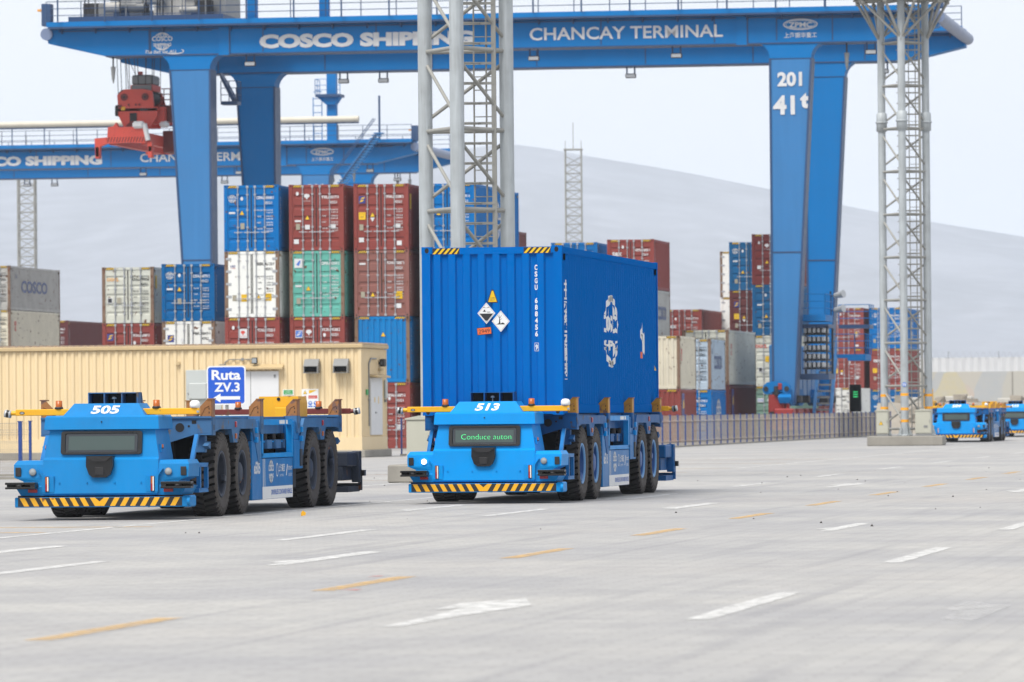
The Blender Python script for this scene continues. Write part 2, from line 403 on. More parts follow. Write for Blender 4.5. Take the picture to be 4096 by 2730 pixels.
# ------------------------------------------------------------------ hills far behind
def hills():
    ridge = [(-1500, 150), (-1100, 139), (-767, 134.6), (-694, 135.8), (-622, 137), (-551, 139.3), (-520, 141.2), (-492, 144.2), (-480, 143.3), (-461, 140.2), (-414, 131.3), (-349, 117.6), (-305, 107.7), (-259, 98.9), (-213, 90.7), (-179, 84), (-100, 68), (100, 40), (500, 18)]
    def rz(x):
        for (a, b), (c, d) in zip(ridge, ridge[1:]):
            if a <= x <= c: return b+(d-b)*(x-a)/(c-a)
        return ridge[0][1] if x < ridge[0][0] else ridge[-1][1]
    from mathutils import noise as N
    nx, ny = 220, 60; F = 3.3
    vs_ = []
    for j in range(ny+1):
        tt = j/ny
        for i in range(nx+1):
            x = (-1500+2000*i/nx)*F
            y = (1700+1900*tt)*F
            up = min(1, tt/.684); hgt = up**1.35 if tt <= .684 else 1-(tt-.684)*.35
            s = y/(3000*F)
            z = rz(x/s/F)*hgt*F
            gl = abs(N.noise((x*.0022+y*.0006, y*.0009, 3)))          # gullies running down the slope
            z -= (gl*70 + abs(N.noise((x*.006, y*.002, 8)))*26)*up*(1-up)*2.6 if tt < .684 else 0
            z += (N.noise((x*.004, y*.004, 9))*10)*up*(.3 if abs(tt-.684) < .06 else 1)
            vs_.append((x, y, max(-1.2, z) if tt > .02 else -1.2))
    fs = [(j*(nx+1)+i, j*(nx+1)+i+1, (j+1)*(nx+1)+i+1, (j+1)*(nx+1)+i) for j in range(ny) for i in range(nx)]
    h = MB(); h.add(vs_, fs, 0, True)
    m = mat("dry_hill_soil", (164, 164, 170), .95, .8, wear=.0, k=.55, scale=.0017, streak=.5, spec=0)
    tag(h.build("hills", [m]), kind="structure")
hills()

# ------------------------------------------------------------------ shipping containers
CW = 2.438
CCOL = {
 'blue': ((0, 124, 204), .12, .04), 'blue2': ((0, 110, 178), .12, .04), 'hero': ((0, 128, 230), .05, .0), 'cyanblue': ((20, 140, 216), .15, .08), 'oldblue': ((22, 110, 166), .3, .12), 'navy': ((52, 62, 92), .3, .1),
 'red': ((160, 82, 76), .15, .04), 'red2': ((138, 66, 64), .15, .05), 'brown': ((160, 110, 102), .2, .06), 'darkred': ((116, 64, 64), .2, .08), 'pinkred': ((132, 84, 82), .2, .05),
 'white': ((236, 238, 234), .06, .03), 'cream': ((226, 220, 200), .2, .05), 'greycream': ((210, 212, 200), .25, .09), 'oldgrey': ((206, 205, 200), .28, .06), 'teal': ((104, 180, 166), .2, .10),
 'green': ((134, 168, 152), .2, .08), 'coral': ((196, 90, 80), .15, .05), 'frost': ((178, 196, 212), .2, .12)}
def cmat(c):
    rgb, d, wv = CCOL[c]
    return mat("container_%s_paint" % c, rgb, .45, d, wv, k=.84 if c in ('white','cream','greycream','frost','teal') else .53 if c == 'hero' else .66, streak=.04 if c == 'hero' else .07, bump=.06, spec=0.0 if c == 'hero' else .06)
post_rust = mat("rusty_frame_paint", (150, 120, 96), .7, .4, .3, k=.6)
gap_dark = mat("dark_gap", (30, 30, 34), .8, .1, k=.5, streak=0)
rodm = mat("lock_rod_zinc", (190, 194, 200), .45, .15, k=.68, metal=.2)

def corr(y0, y1, pitch, fo, sl, fi, inner, outer):
    """corrugation profile: list of (position, depth)"""
    out = [(y0, inner)]; y = y0+.03
    while y+sl+fo+sl < y1-.02:
        out += [(y, inner), (y+sl, outer), (y+sl+fo, outer), (y+2*sl+fo, inner)]
        y += pitch
    out.append((y1, inner))
    return out
CM = {}
def container_body(L, h, face, old):
    key = (round(L, 1), round(h, 2), face, old)
    if key in CM: return CM[key]
    b = MB(); w2 = CW/2
    P = 1 if old else 0
    for sx in (-1, 1):
        for y in (0, L-.12):
            b.box(sx*w2, sx*(w2-.15), y, y+.12, .118, h-.118, P)
            for z in (0, h-.118): b.box(sx*(w2+.003), sx*(w2-.178), y-.003 if y == 0 else L-.159, y+.162 if y == 0 else L+.003, z-.002 if z == 0 else z, z+.118 if z == 0 else h+.004, P)
        b.box(sx*(w2-.004), sx*(w2-.06), .12, L-.12, h-.125, h-.012, 0)
        b.box(sx*(w2-.004), sx*(w2-.06), .12, L-.12, .02, .17, 0)
        prof = corr(.12, L-.12, .278, .072, .068, .07, w2-.046, w2-.008)
        n = len(prof)
        vs_ = [(sx*d, y, .17) for y, d in prof]+[(sx*d, y, h-.125) for y, d in prof]
        b.add(vs_, [(i, i+1, n+i+1, n+i) for i in range(n-1)], 0)
    for y in (0.0, L-.1):
        b.box(-w2+.178, w2-.178, y+.006, y+.1, h-.128, h-.012, 0)
        b.box(-w2+.178, w2-.178, y+.006, y+.1, .012, .16, 0)
    b.box(-w2+.02, w2-.02, .02, L-.02, h-.04, h-.03, 0)
    b.box(-w2+.02, w2-.02, .1, L-.1, .1, .16, 3)
    for sx in (-1, 1):                       # yellow and black height stripes on the headers
        x0 = sx*(w2-.19); x1 = sx*(w2-.66); a, c = min(x0, x1), max(x0, x1)
        M = front(.0035)
        b.rect(a, c, h-.122, h-.022, M, 5)
        n = 5
        for i in range(n):
            u = a+(c-a)*i/n; q = (c-a)/n
            b.poly([(u, h-.12), (u+q*.5, h-.12), (min(c, u+q*.5+.085), h-.024), (min(c, u+.085), h-.024)], M, 4, .001)
        M = right(w2-.0015)
        for y in (.2, L-.42):
            b.rect(y, y+.22, h-.24, h-.135, M, 5)
            for i in range(2): b.poly([(y+.11*i, h-.24), (y+.055+.11*i, h-.24), (y+.11+.11*i, h-.135), (y+.055+.11*i, h-.135)], M, 4, .005)
    if face == 'wall':
        prof = corr(-w2+.15, w2-.15, .257, .112, .03, .085, .052, .008)
        n = len(prof)
        vs_ = [(x, d, .16) for x, d in prof]+[(x, d, h-.128) for x, d in prof]
        b.add(vs_, [(i, i+1, n+i+1, n+i) for i in range(n-1)], 0)
        for sx in (-1, 1):
            b.disc(sx*(w2-.09), h-.06, .036, front(-.0045), 3, .046)  # casting holes are dark discs, shade put into the colour
            b.disc(sx*(w2-.09), .06, .036, front(-.0045), 3, .046)
    else:
        b.box(-w2+.15, w2-.15, .09, .1, .16, h-.128, 3)
        for sx in (-1, 1):
            for z in (.055, h-.06): b.disc(sx*(w2-.09), z, .034, front(-.0045), 3, .04, 10)  # painted dark discs for the shaded casting holes
    prof = corr(-w2+.15, w2-.15, .257, .112, .03, .085, L-.05, L-.01)
    n = len(prof)
    b.add([(x, d, .16) for x, d in prof]+[(x, d, h-.128) for x, d in prof], [(i, i+1, n+i+1, n+i) for i in range(n-1)], 0)
    CM[key] = b
    return b
def door_mesh(h, sx, kind):
    """one leaf; local origin at the container's base, sx = side of the hinge"""
    b = MB(); w2 = CW/2
    xa, xb = (sx*.006, sx*(w2-.155))
    z0, z1 = .165, h-.132
    if kind == 'reefer':
        b.box(xa, xb, .02, .085, z0, z1, 0, .008)
        for i in range(5):
            z = z0+.2+(z1-z0-.4)*i/4
            b.box(sx*(w2-.30), sx*(w2-.06), -.004, .03, z-.055, z+.055, 1, .01)
        b.box(sx*.02, sx*.05, .012, .02, z0, z1, 2)
    else:
        b.box(xa, xb, .03, .085, z0, z0+.13, 0); b.box(xa, xb, .03, .085, z1-.10, z1, 0)
        b.box(xa, xa+sx*.09, .03, .085, z0+.13, z1-.1, 0); b.box(xb, xb-sx*.07, .03, .085, z0+.13, z1-.1, 0)
        za, zb = z0+.13, z1-.1; n = 5; H = (zb-za)/n
        prof = [(za, .034)]
        for i in range(n):
            zz = za+i*H
            prof += [(zz+H*.22, .034), (zz+H*.30, .07), (zz+H*.52, .07), (zz+H*.60, .034)]
        prof.append((zb, .034))
        x0, x1 = xa+sx*.09, xb-sx*.07; m_ = len(prof)
        b.add([(x0, d, z) for z, d in prof]+[(x1, d, z) for z, d in prof], [(i, i+1, m_+i+1, m_+i) for i in range(m_-1)], 0)
        for i in range(4):
            z = z0+.2+(z1-z0-.4)*i/3; b.box(xb-sx*.02, xb+sx*.07, .004, .03, z-.05, z+.05, 0)
        b.box(xa-sx*.004, xa+sx*.02, .026, .03, z0, z1, 2)
    return b
def rod_mesh(h, sx):
    b = MB()
    b.cyl((0, 0, .03), (0, 0, h-.03), .022, n=6)
    for z in (.06, h-.08): b.box(-.05, .05, -.02, .05, z-.05, z+.05, 0)
    for z in (.45, h*.36, h*.62, h-.42): b.box(-.05, .05, -.012, .05, z-.035, z+.035, 0)
    zz = .82 if sx > 0 else .82
    b.box(-.16, .2, -.035, -.015, zz-.018, zz+.018, 0); b.box(-.03, .03, -.04, .03, zz-.06, zz+.06, 0)
    return b
DM = {}
def cached(key, fn, mats, fix=True):
    if key not in DM:
        b = fn()
        me = b.mesh(key[0], mats)
        if fix:
            q = bmesh.new(); q.from_mesh(me); bmesh.ops.recalc_face_normals(q, faces=q.faces); q.to_mesh(me); q.free()
        DM[key] = me
    return DM[key]

def globe(b, cx, cy, s, M, m=0, words=("COSCO", "SHIPPING")):
    """lettered globe emblem, s = overall width"""
    for k_ in (1, .62, .28): b.ring(cx, cy, s*.42*k_, s*.42, s*.045, M, m, 24, R(32), R(148)); b.ring(cx, cy, s*.42*k_, s*.42, s*.045, M, m, 24, R(212), R(328))
    b.text(words[0], cx, cy+s*.02, s*.30, M, m, .03, width=s*.98)
    b.text(words[1], cx, cy-s*.22, s*.19, M, m, .03, width=s*.86)
def sticker(b, kind, u, v, M, s=1.0):
    if kind == 'globe': globe(b, u, v, .40*s, M, 0)
    elif kind == 'oval': b.disc(u, v, .062*s, M, 0, .085*s, 12)
    elif kind == 'tri':
        b.poly([(u-.12*s, v-.1*s), (u+.12*s, v-.1*s), (u, v+.12*s)], M, 3); b.poly([(u-.095*s, v-.085*s), (u+.095*s, v-.085*s), (u, v+.09*s)], M, 2, .002)
    elif kind == 'tri2':
        sticker(b, 'tri', u, v, M, s); b.poly([(u-.1, v-.13), (u+.1, v-.13), (u, v-.31)], M, 0)
    elif kind == 'yel': b.rect(u-.15*s, u+.15*s, v-.16*s, v+.16*s, M, 2); b.text("CAUTION", u, v+.07*s, .05*s, M, 3, width=.24*s, ) ; M2 = M @ Matrix.Translation((0, 0, .002)); b.text("9'6\"", u, v-.08*s, .1*s, M2, 3)
    elif kind == 'csc': b.rect(u-.09*s, u+.09*s, v-.13*s, v+.13*s, M, 4)
    elif kind == 'wht': b.rect(u-.11*s, u+.11*s, v-.1*s, v+.1*s, M, 0)
    elif kind == 'pill': b.rect(u-.14*s, u+.14*s, v-.04*s, v+.04*s, M, 0)
    elif kind == 'blk': b.rect(u-.12*s, u+.12*s, v-.13*s, v+.13*s, M, 0); b.rect(u-.09*s, u+.09*s, v-.1*s, v+.1*s, M, 3, .002)
    elif kind == 'leaf':
        b.rect(u-.15*s, u+.15*s, v-.15*s, v+.17*s, M, 5); M2 = M @ Matrix.Translation((0, 0, .002))
        b.poly([(u-.12*s, v-.10*s), (u-.02*s, v-.08*s), (u+.10*s, v+.0*s), (u-.04*s, v+.0*s)], M2, 2); b.poly([(u-.09*s, v+.03*s), (u+.02*s, v+.11*s), (u+.13*s, v+.13*s), (u+.08*s, v+.06*s)], M2, 2)
    elif kind == 'leafw':
        b.rect(u-.16*s, u+.16*s, v-.17*s, v+.17*s, M, 0); b.rect(u-.14*s, u+.14*s, v-.13*s, v+.15*s, M, 6, .002); M2 = M @ Matrix.Translation((0, 0, .004))
        b.poly([(u-.11*s, v-.08*s), (u-.02*s, v-.06*s), (u+.09*s, v+.02*s), (u-.04*s, v+.02*s)], M2, 0); b.poly([(u-.08*s, v+.04*s), (u+.02*s, v+.10*s), (u+.11*s, v+.12*s), (u+.07*s, v+.06*s)], M2, 0)
    elif kind == 'tree':
        b.disc(u, v+.05*s, .13*s, M, 0, .09*s, 12); b.rect(u-.03*s, u+.03*s, v-.1*s, v+.02*s, M, 0, .001); b.text("TEXTAINER", u, v-.2*s, .07*s, M, 0, width=.32*s)
    elif kind == 'treew':
        b.rect(u-.19*s, u+.19*s, v-.2*s, v+.2*s, M, 0); M2 = M @ Matrix.Translation((0, 0, .002))
        b.disc(u, v+.05*s, .1*s, M2, 7, .07*s, 12); b.rect(u-.025*s, u+.025*s, v-.07*s, v+.02*s, M2, 7, .001); b.text("TEXTAINER", u, v-.15*s, .06*s, M2, 7, width=.28*s)
    elif kind == 'tex': b.text("tex", u, v, .36*s, M, 0, .03)
    elif kind == 'boxw':
        b.rect(u-.18*s, u+.18*s, v-.2*s, v+.2*s, M, 0); M2 = M @ Matrix.Translation((0, 0, .002)); b.poly([(u-.1, v-.06), (u+.02, v-.12), (u+.11, v+.1), (u+.06, v+.13)], M2, 6)
    elif kind == 'oocl': b.text("OOCL", u, v, .20*s, M, 8, .03)
    elif kind == 'oocr': b.text("OOCL", u, v, .24*s, M, 7, .04)
    elif kind == 'qes': b.text("QES", u, v, .13*s, M, 5, .02); b.poly([(u-.12, v-.05), (u+.12, v-.03), (u+.1, v-.06)], M, 7)
    elif kind == 'dcs': b.rect(u-.17, u+.17, v-.12, v+.12, M, 0); b.text("CCS", u, v-.06, .16, M @ Matrix.Translation((0, 0, .002)), 6, .02)
ocol = {0: white, 'k': stick_k}
csc_m = mat("grey_plate", (176, 170, 150), .5, .2, k=.7)
navy_m = mat("navy_sticker", (52, 62, 140), .5, .05, k=.75, streak=0)
sky_m = mat("mid_blue_sticker", (64, 120, 214), .5, .05, k=.75, streak=0)
red_m = mat("red_print", (214, 64, 48), .5, .1, k=.78, streak=0)
orange_m = mat("orange_print", (240, 170, 70), .5, .1, k=.78, streak=0)
bluegrey_m = mat("faded_blue_print", (88, 104, 150), .6, .3, k=.7, streak=0)
LETM = [wornwhite, stick_k, stick_y, stick_k, csc_m, navy_m, sky_m, red_m, orange_m, bluegrey_m]

def container(x, y, z, color, h, L, code, size, label, stick=(), face='door', ink=0, old=False, side=None, reefer=False, name="shipping_container", group=None, doors=True):
    body = container_body(L, h, face, old)
    mk = (body, color)
    key = ("container_body", L, h, face, old, color)
    root = place(name, cached(key, lambda: body, [cmat(color), post_rust, rodm, gap_dark, stick_y, stick_k]), None, (x, y, z))
    tag(root, label, "shipping container", group)
    if face == 'door' and doors:
        for sx in (-1, 1):
            kd = 'reefer' if reefer else 'dry'
            d = place("door", cached(("container_door", h, sx, kd, color), lambda: door_mesh(h, sx, kd), [cmat(color), rodm, gap_dark]), root)
            for u in ((.17, .60) if not reefer else (.2, .58)):
                place("lock_rod", cached(("lock_rod", h), lambda: rod_mesh(h, 1), [rodm]), d, (sx*u, -.012, 0))
    if code or stick or side:
        b = MB(); M = front(.012) if face == 'door' else front(.0035)
        if code and face == 'door':
            pre, num = code.split(' ', 1)
            b.text(pre, .40, h-.62, .17, M, ink, .03, width=.36); b.text(num, .80, h-.62, .17, M, ink, .03, width=.42)
            if size: b.text(size, .76, h-.84, .16, M, ink, .02)
            for i, (a, c) in enumerate((("MAX.GW.", "32,500 KG"), ("", "71,650 LB"), ("TARE", "3,900 KG"), ("", "8,600 LB"), ("NET", "28,600 KG"), ("", "63,050 LB"), ("CU.CAP.", "76.4 CU.M"), ("", "2,700 CU.FT"))):
                zz = h-1.14-.105*i-(.06*(i//2))
                if a: b.text(a, .26, zz, .085, M, ink, .015, 'l', width=.26 if len(a) > 4 else .18)
                b.text(c, .66, zz, .085, M, ink, .015, 'l', width=.30)
        for kd, u, v in stick: sticker(b, kd, u, v, M)
        Ms = right(CW/2+.002)
        if code and side != 'none': b.text(code.replace(' ', ''), .42, h-.62, .15, Ms, ink, .03, stack=True)
        if side == 'globe': globe(b, L*.5, h*.5, 2.0, Ms, 0)
        elif side == 'cosco': b.text("COSCO", L*.48, h*.42, .95, Ms, 9, .03, width=L*.52); b.text("中远", L*.12, h*.72, .3, Ms, 9)
        elif side == 'oocl': b.text("OO", L*.1, h*.66, .34, Ms, 7, .05); b.text("CL", L*.1, h*.54, .34, Ms, 7, .05)
        elif side == 'leaf': b.rect(L*.1, L*.1+.9, h*.3, h*.92, Ms, 5); b.text("FLORENS", L*.1+.4, h*.4, .22, Ms @ Matrix.Translation((0, 0, .002)), 0, width=.7); b.poly([(L*.1+.3, h*.62), (L*.1+.8, h*.66), (L*.1+.7, h*.82), (L*.1+.4, h*.76)], Ms, 2, .003)
        elif side == 'leafs': b.rect(L*.03, L*.03+.35, h*.62, h*.85, Ms, 2)
        elif side == 'reef': b.text("CARRIER", L*.6, h*.15, .3, Ms, 1); b.poly([(L*.5, h*.5), (L*.53, h*.52), (L*.515, h*.7)], Ms, 9)
        lm = [LETM[0] if ink == 0 else LETM[0]]+LETM[1:]
        b.build("lettering", lm, root, fix=False)
    return root

HC, DV = 2.896, 2.591
L40, L20 = 12.19, 6.06
GRP = "containers stacked in the yard"
def stack(x, y, tiers):
    z = 0
    for tspec in tiers:
        color, h, L, code, size, label, kw = tspec
        container(x, y, z, color, h, L, code, size, label, group=GRP, **kw)
        z += h+.004
HID = dict(color='red2')
def hidden(h=HC, L=L40, c='red2'): return (c, h, L, None, None, "dark red container at the bottom of its stack, hidden behind the beige building", dict(doors=True))
WP = (('wht', -.8, .42), ('pill', -.85, .62))
# rows from the camera's left to right, each from the ground up
stack(-83.29, 323.05, [hidden(DV), ('oldgrey', DV, L40, None, None, "dull grey container under the cream one in the stack at the photo's left edge", {}),
    ('cream', DV, L40, "OOLU 841203 5", "42G1", "cream container with red side letters below a grey lettered one", dict(ink=1, side='oocl', old=True)),
    ('oldgrey', DV, L40, "CBHU 402216 8", "42G1", "grey container with big faded blue lettering on its long side", dict(ink=1, side='cosco', old=True))])
stack(-88.99, 360.63, [hidden(DV), hidden(DV), ('darkred', DV, L40, "TCNU 410863 2", "45G1", "far dark red container half hidden behind the cream stack, long side facing right", dict(stick=WP))])
stack(-59.37, 255.62, [hidden(), ('red', HC, L40, "FFAU 563487 0", "45G1", "red container with small blue and yellow badge under the rusty cream one", dict(stick=(('leaf', -.85, 2.25), ('oval', .3, 2.0)))),
    ('greycream', DV, L40, "OOLU 799932", "42G1", "rusty cream container with pale orange lettering on top of a short stack", dict(ink=1, old=True, stick=(('oocl', -.7, 1.95), ('blk', -.85, 1.05), ('csc', -.42, 1.05)), side='leafs'))])
stack(-55.6, 251.4, [hidden(), ('white', HC, L40, "FBIU 560419 9", "45R1", "white refrigerated container with blue and yellow badge under a blue one", dict(ink=1, reefer=True, old=True, stick=(('leaf', -.82, 2.1), ('oval', -.3, 2.05)))),
    ('blue2', DV, L40, "CSNU 560776 2", "45G1", "blue container with globe badge, topmost of the short stack beside the crane leg", dict(stick=(('globe', -.85, 2.06), ('oval', -.4, 2.07), ('pill', -.85, 1.45), ('tri', -.4, 1.45), ('csc', -.4, .9))))])
stack(-51.06, 243.8, [hidden(), ('red', HC, L40, "TCNU 277222 5", "45G1", "red container with white square tree badge below the white refrigerated one", dict(stick=(('oval', -.85, 2.45), ('treew', -.42, 2.2)))),
    ('white', HC, L40, "SEBU 411125 7", "45R1", "white refrigerated container with yellow stickers between blue and red containers", dict(ink=1, reefer=True, old=True, stick=(('qes', -.85, 2.2), ('oval', -.36, 2.2), ('csc', -.78, .85), ('yel', -.33, .85), ('tri', .3, .88), ('yel', .72, .88)))),
    ('blue', HC, L40, "CSNU 605648 0", "45G1", "bright blue container with globe badge topping the stack of white and red", dict(stick=(('globe', -.85, 2.3), ('oval', -.42, 2.3), ('pill', -.86, 1.68), ('tri', -.42, 1.68), ('csc', -.4, 1.1))))])
stack(-48.25, 244.25, [hidden(), ('red', HC, L40, "FCIU 995308 2", "45G1", "red container with two blue badges directly under the green container", dict(stick=(('leafw', -.82, 2.15), ('tree', -.38, 2.2), ('oval', .32, 2.1)))),
    ('teal', HC, L40, "DFSU 762545 2", "45G1", "sea green container with rust streaks between two red containers", dict(old=True, stick=(('boxw', -.82, 2.35), ('pill', -.82, 1.35), ('tri', -.38, 1.25), ('csc', -.82, .7)))),
    ('red', HC, L40, "TIIU 483177 0", "45G1", "red brown container with white tree badge topping the green container's stack", dict(stick=(('oval', -.84, 2.5), ('tree', -.42, 2.35), ('tri', -.4, 1.45), ('pill', -.82, 1.3), ('csc', -.82, 1.05), ('wht', -.4, 1.03), ('wht', .75, 1.05), ('wht', -.9, .4))))])
stack(-45.45, 244.7, [('red', HC, L40, "FFAU 326873 0", "45G1", "red container on the ground behind the wire mesh, beside the beige building", dict(stick=(('oval', -.4, 2.2), ('oval', .3, 2.2), ('wht', .7, .95), ('tri', -.4, 1.4)))),
    ('cyanblue', HC, L40, "CSNU 618230 0", None, "blue container showing its ribbed end and a yellow triangle, behind the building corner", dict(face='wall', stick=(('tri', .05, 2.1),), old=True)),
    ('brown', HC, L40, "TCNU 776867 3", "45G1", "faded brown container with yellow square sticker, second from the top of its stack", dict(stick=(('pill', -.85, 2.3), ('tri', -.4, .95), ('yel', .77, .92), ('csc', -.84, .95), ('wht', .75, .45)))),
    ('red', HC, L40, "FFAU 322300 2", "45G1", "red container with blue leaf badge and yellow sticker, topmost nearest the silver mast", dict(side='leafs', stick=(('leaf', -.84, 2.2), ('yel', -.84, 1.5), ('tri2', -.38, 1.55), ('csc', -.88, 1.0), ('wht', .75, 1.05), ('wht', -.88, .45), ('wht', .8, .3))))])
stack(-42.6, 245.2, [hidden(), ('darkred', HC, L40, "TCLU 556102 1", "45G1", "dark red container second from the ground, behind the silver mast and loaded truck", {}),
    ('brown', HC, L40, "TCLU 220871 6", "45G1", "brown container below the blue one behind the silver mast", {}),
    ('blue', HC, L40, "CSNU 633091 4", "45G1", "blue container with white globe on its side, seen through the nearer silver mast", dict(side='globe', stick=(('globe', -.85, 2.3), ('tri', -.38, 1.6))))])
stack(-45.3, 264.3, [hidden(DV, L40, 'darkred'), ('darkred', DV, L40, None, None, "dark red container behind the silver mast, third from its stack's top", {}), ('darkred', DV, L40, None, None, "dark red container behind the silver mast, next below the top one", {}), ('pinkred', DV, L40, "TGHU 772105 3", "42G1", "dark red container showing only one side's end right of the nearer mast", {})])
stack(-47.11, 303.2, [hidden(DV, L40, 'navy'), hidden(DV, L40, 'navy'), ('navy', DV, L40, None, None, "navy container under the top one, behind the loaded blue container", {}), ('navy', DV, L40, "GESU 530214 2", "42G1", "dark navy container peeking over the loaded blue container, left of the brighter blue one", dict(stick=(('oval', -.4, 2.0),)))])
stack(-44.28, 293.53, [hidden(DV, L20, 'blue2'), hidden(DV, L20, 'blue2'), ('blue2', DV, L20, None, None, "blue short container second from top behind the loaded container", {}), ('blue', DV, L20, "CSGU 243080 2", "2261", "short blue container peeking over the loaded blue container beside a red one", dict(stick=(('globe', -.8, 2.0), ('oval', -.4, 2.0))))])
stack(-40.73, 289.43, [hidden(DV, L20), ('cream', DV, L20, None, None, "cream short container low in the red topped stack behind the loaded container", {}), ('oldgrey', DV, L20, "CBHU 338121 7", "2261", "short grey container with worn blue marks, under the red one right of the loaded container", dict(side='cosco', old=True)),
    ('red', DV, L20, "VETU 238638 4", "2261", "short red container above the grey one, just right of the loaded blue container", dict(stick=(('oval', -.4, 2.2), ('tex', -.7, 1.75))))])
stack(-37.37, 273.77, [('red', DV, L20, "BMOU 110134 0", None, "short ribbed red container with side badge, on the ground right of the loaded truck", dict(face='wall', side='leaf')),
    ('cream', DV, L20, "OOLU 069145 3", None, "short cream container with ribbed end, red letters on its side, stacked on a red one", dict(face='wall', ink=1, side='oocl', old=True))])
stack(-37.65, 287.91, [('blue', DV, L20, "CSGU 313742 0", "2261", "short blue container with big white digits, on the ground under a frosted white one", dict(side='globe', stick=(('pill', .3, 1.2),))),
    ('frost', DV, L20, "CBHU 448074 3", "2261", "short pale container with blue lettering on its side, stacked on a blue one", dict(ink=1, side='cosco', old=True))])
stack(-37.98, 298.0, [('darkred', HC, L40, "FCIU 660318 5", "45G1", "long dark red container with leaf badge on its side, under the plain grey one", dict(side='leaf')),
    ('greycream', HC, L40, "OOCU 851187 8", "45G1", "long plain grey container with small red letters at its near top corner", dict(ink=1, side='oocl', old=True))])
stack(-45.72, 347.39, [hidden(DV), hidden(DV), ('red', DV, L40, "TGHU 687715 4", "45G1", "far red container with white lettering, seen above the cream and grey short ones", dict(stick=(('tex', -.6, 1.45), ('oval', -.4, 2.0), ('yel', -.8, .6))))])
stack(-43.38, 357.5, [hidden(), hidden(), ('white', HC, L40, "SZLU 912034 1", "45R1", "white refrigerated container, lower of two slivers left of the blue container", dict(ink=1, reefer=True)), ('white', HC, L40, "SZLU 912077 8", "45R1", "white refrigerated container, upper of two slivers left of the blue container", dict(ink=1, reefer=True, old=True, stick=(('qes', .7, 2.2), ('yel', .8, .7))))])
stack(-40.36, 337.73, [hidden(), ('brown', HC, L40, None, None, "brown container low behind the long grey one, left of the crane leg", {}), ('darkred', HC, L40, "FCIU 702213 5", "45G1", "dark brown container with small yellow badge beneath the dull blue one", dict(stick=(('leaf', -.8, 2.05), ('yel', -.8, 1.35), ('tri2', -.35, 1.3), ('csc', -.8, .8)))),
    ('oldblue', HC, L40, "CSNU 150022 6", "45G1", "dull blue container with globe badge topping the stack left of the crane leg", dict(stick=(('globe', -.85, 2.35), ('oval', -.4, 2.35), ('pill', -.85, 1.75), ('tri', -.4, 1.1), ('csc', -.8, .55))))])
stack(-37.24, 323.04, [('green', HC, L40, "DCSU 330417 2", "45G1", "pale green container with white badge on the ground left of the crane bogie", dict(stick=(('dcs', -.8, 2.1), ('oval', -.35, 2.1), ('pill', -.8, 1.2)))),
    ('greycream', HC, L40, "OOLU 900172 3", "45G1", "cream container with red letters and dark square, beside the crane leg", dict(ink=1, stick=(('oocr', -.72, 2.2), ('blk', -.78, .95), ('yel', -.35, 1.55)))),
    ('oldblue', HC, L40, "CSNU 150361 9", "45G1", "teal blue container with yellow triangle half behind the crane leg", dict(stick=(('oval', -.45, 2.3), ('pill', -.8, 1.75), ('tri', -.42, 1.1), ('csc', -.8, .55)))),
    ('red2', HC, L40, "TCNU 541180 5", "45G1", "dark red container on top of the stack half behind the crane leg", dict(stick=(('oval', -.8, 2.4), ('tree', -.35, 2.2), ('wht', -.8, 1.0), ('tri', -.35, 1.3))))])
stack(-37.76, 343.61, [('pinkred', HC, L20, None, None, "plain pinkish brown container on the ground behind the crane stair", {})])
stack(-37.56, 357.83, [('white', HC, L40, "SZLU 938817 0", "45R1", "white refrigerated container on the ground behind the blue posts, right of the crane", dict(ink=1, reefer=True, side='reef', old=True))])
stack(-41.01, 400.44, [hidden(), ('red', HC, L40, "FFAU 338214 2", "45G1", "red container with yellow sticker, below the other red one right of the crane", dict(stick=(('leaf', -.9, 2.0), ('oval', .22, 1.95), ('yel', -.78, 1.35), ('tri2', -.35, 1.35), ('csc', -.86, .75), ('wht', .75, .85)))),
    ('red', HC, L40, "TGBU 887638 6", "45G1", "red container with white lettering on top of a red one, right of the crane", dict(stick=(('oval', -.4, 2.45), ('tex', -.72, 2.0), ('yel', -.9, 1.35), ('tri2', .72, 1.15), ('wht', .75, .2))))])
stack(-38.2, 400.9, [('blue2', HC, L40, "CSNU 741206 1", "45G1", "blue container on the ground behind the farther silver mast", dict(side='globe', stick=(('globe', -.85, 2.35), ('oval', -.38, 2.35), ('pill', -.8, 1.7), ('tri', -.38, 1.5)))),
    ('red', HC, L40, "TEMU 703315 8", "45G1", "red container with white lettering between two blue ones behind the farther mast", dict(stick=(('tex', -.7, 1.95), ('yel', -.85, 1.35), ('csc', -.85, .8)))),
    ('blue', HC, L40, "CSNU 690544 3", "45G1", "blue container with globe badge topping the stack behind the farther silver mast", dict(side='globe', stick=(('globe', -.85, 2.35), ('oval', -.38, 2.35), ('pill', -.85, 1.72), ('tri', -.38, 1.05), ('csc', -.85, .55))))])

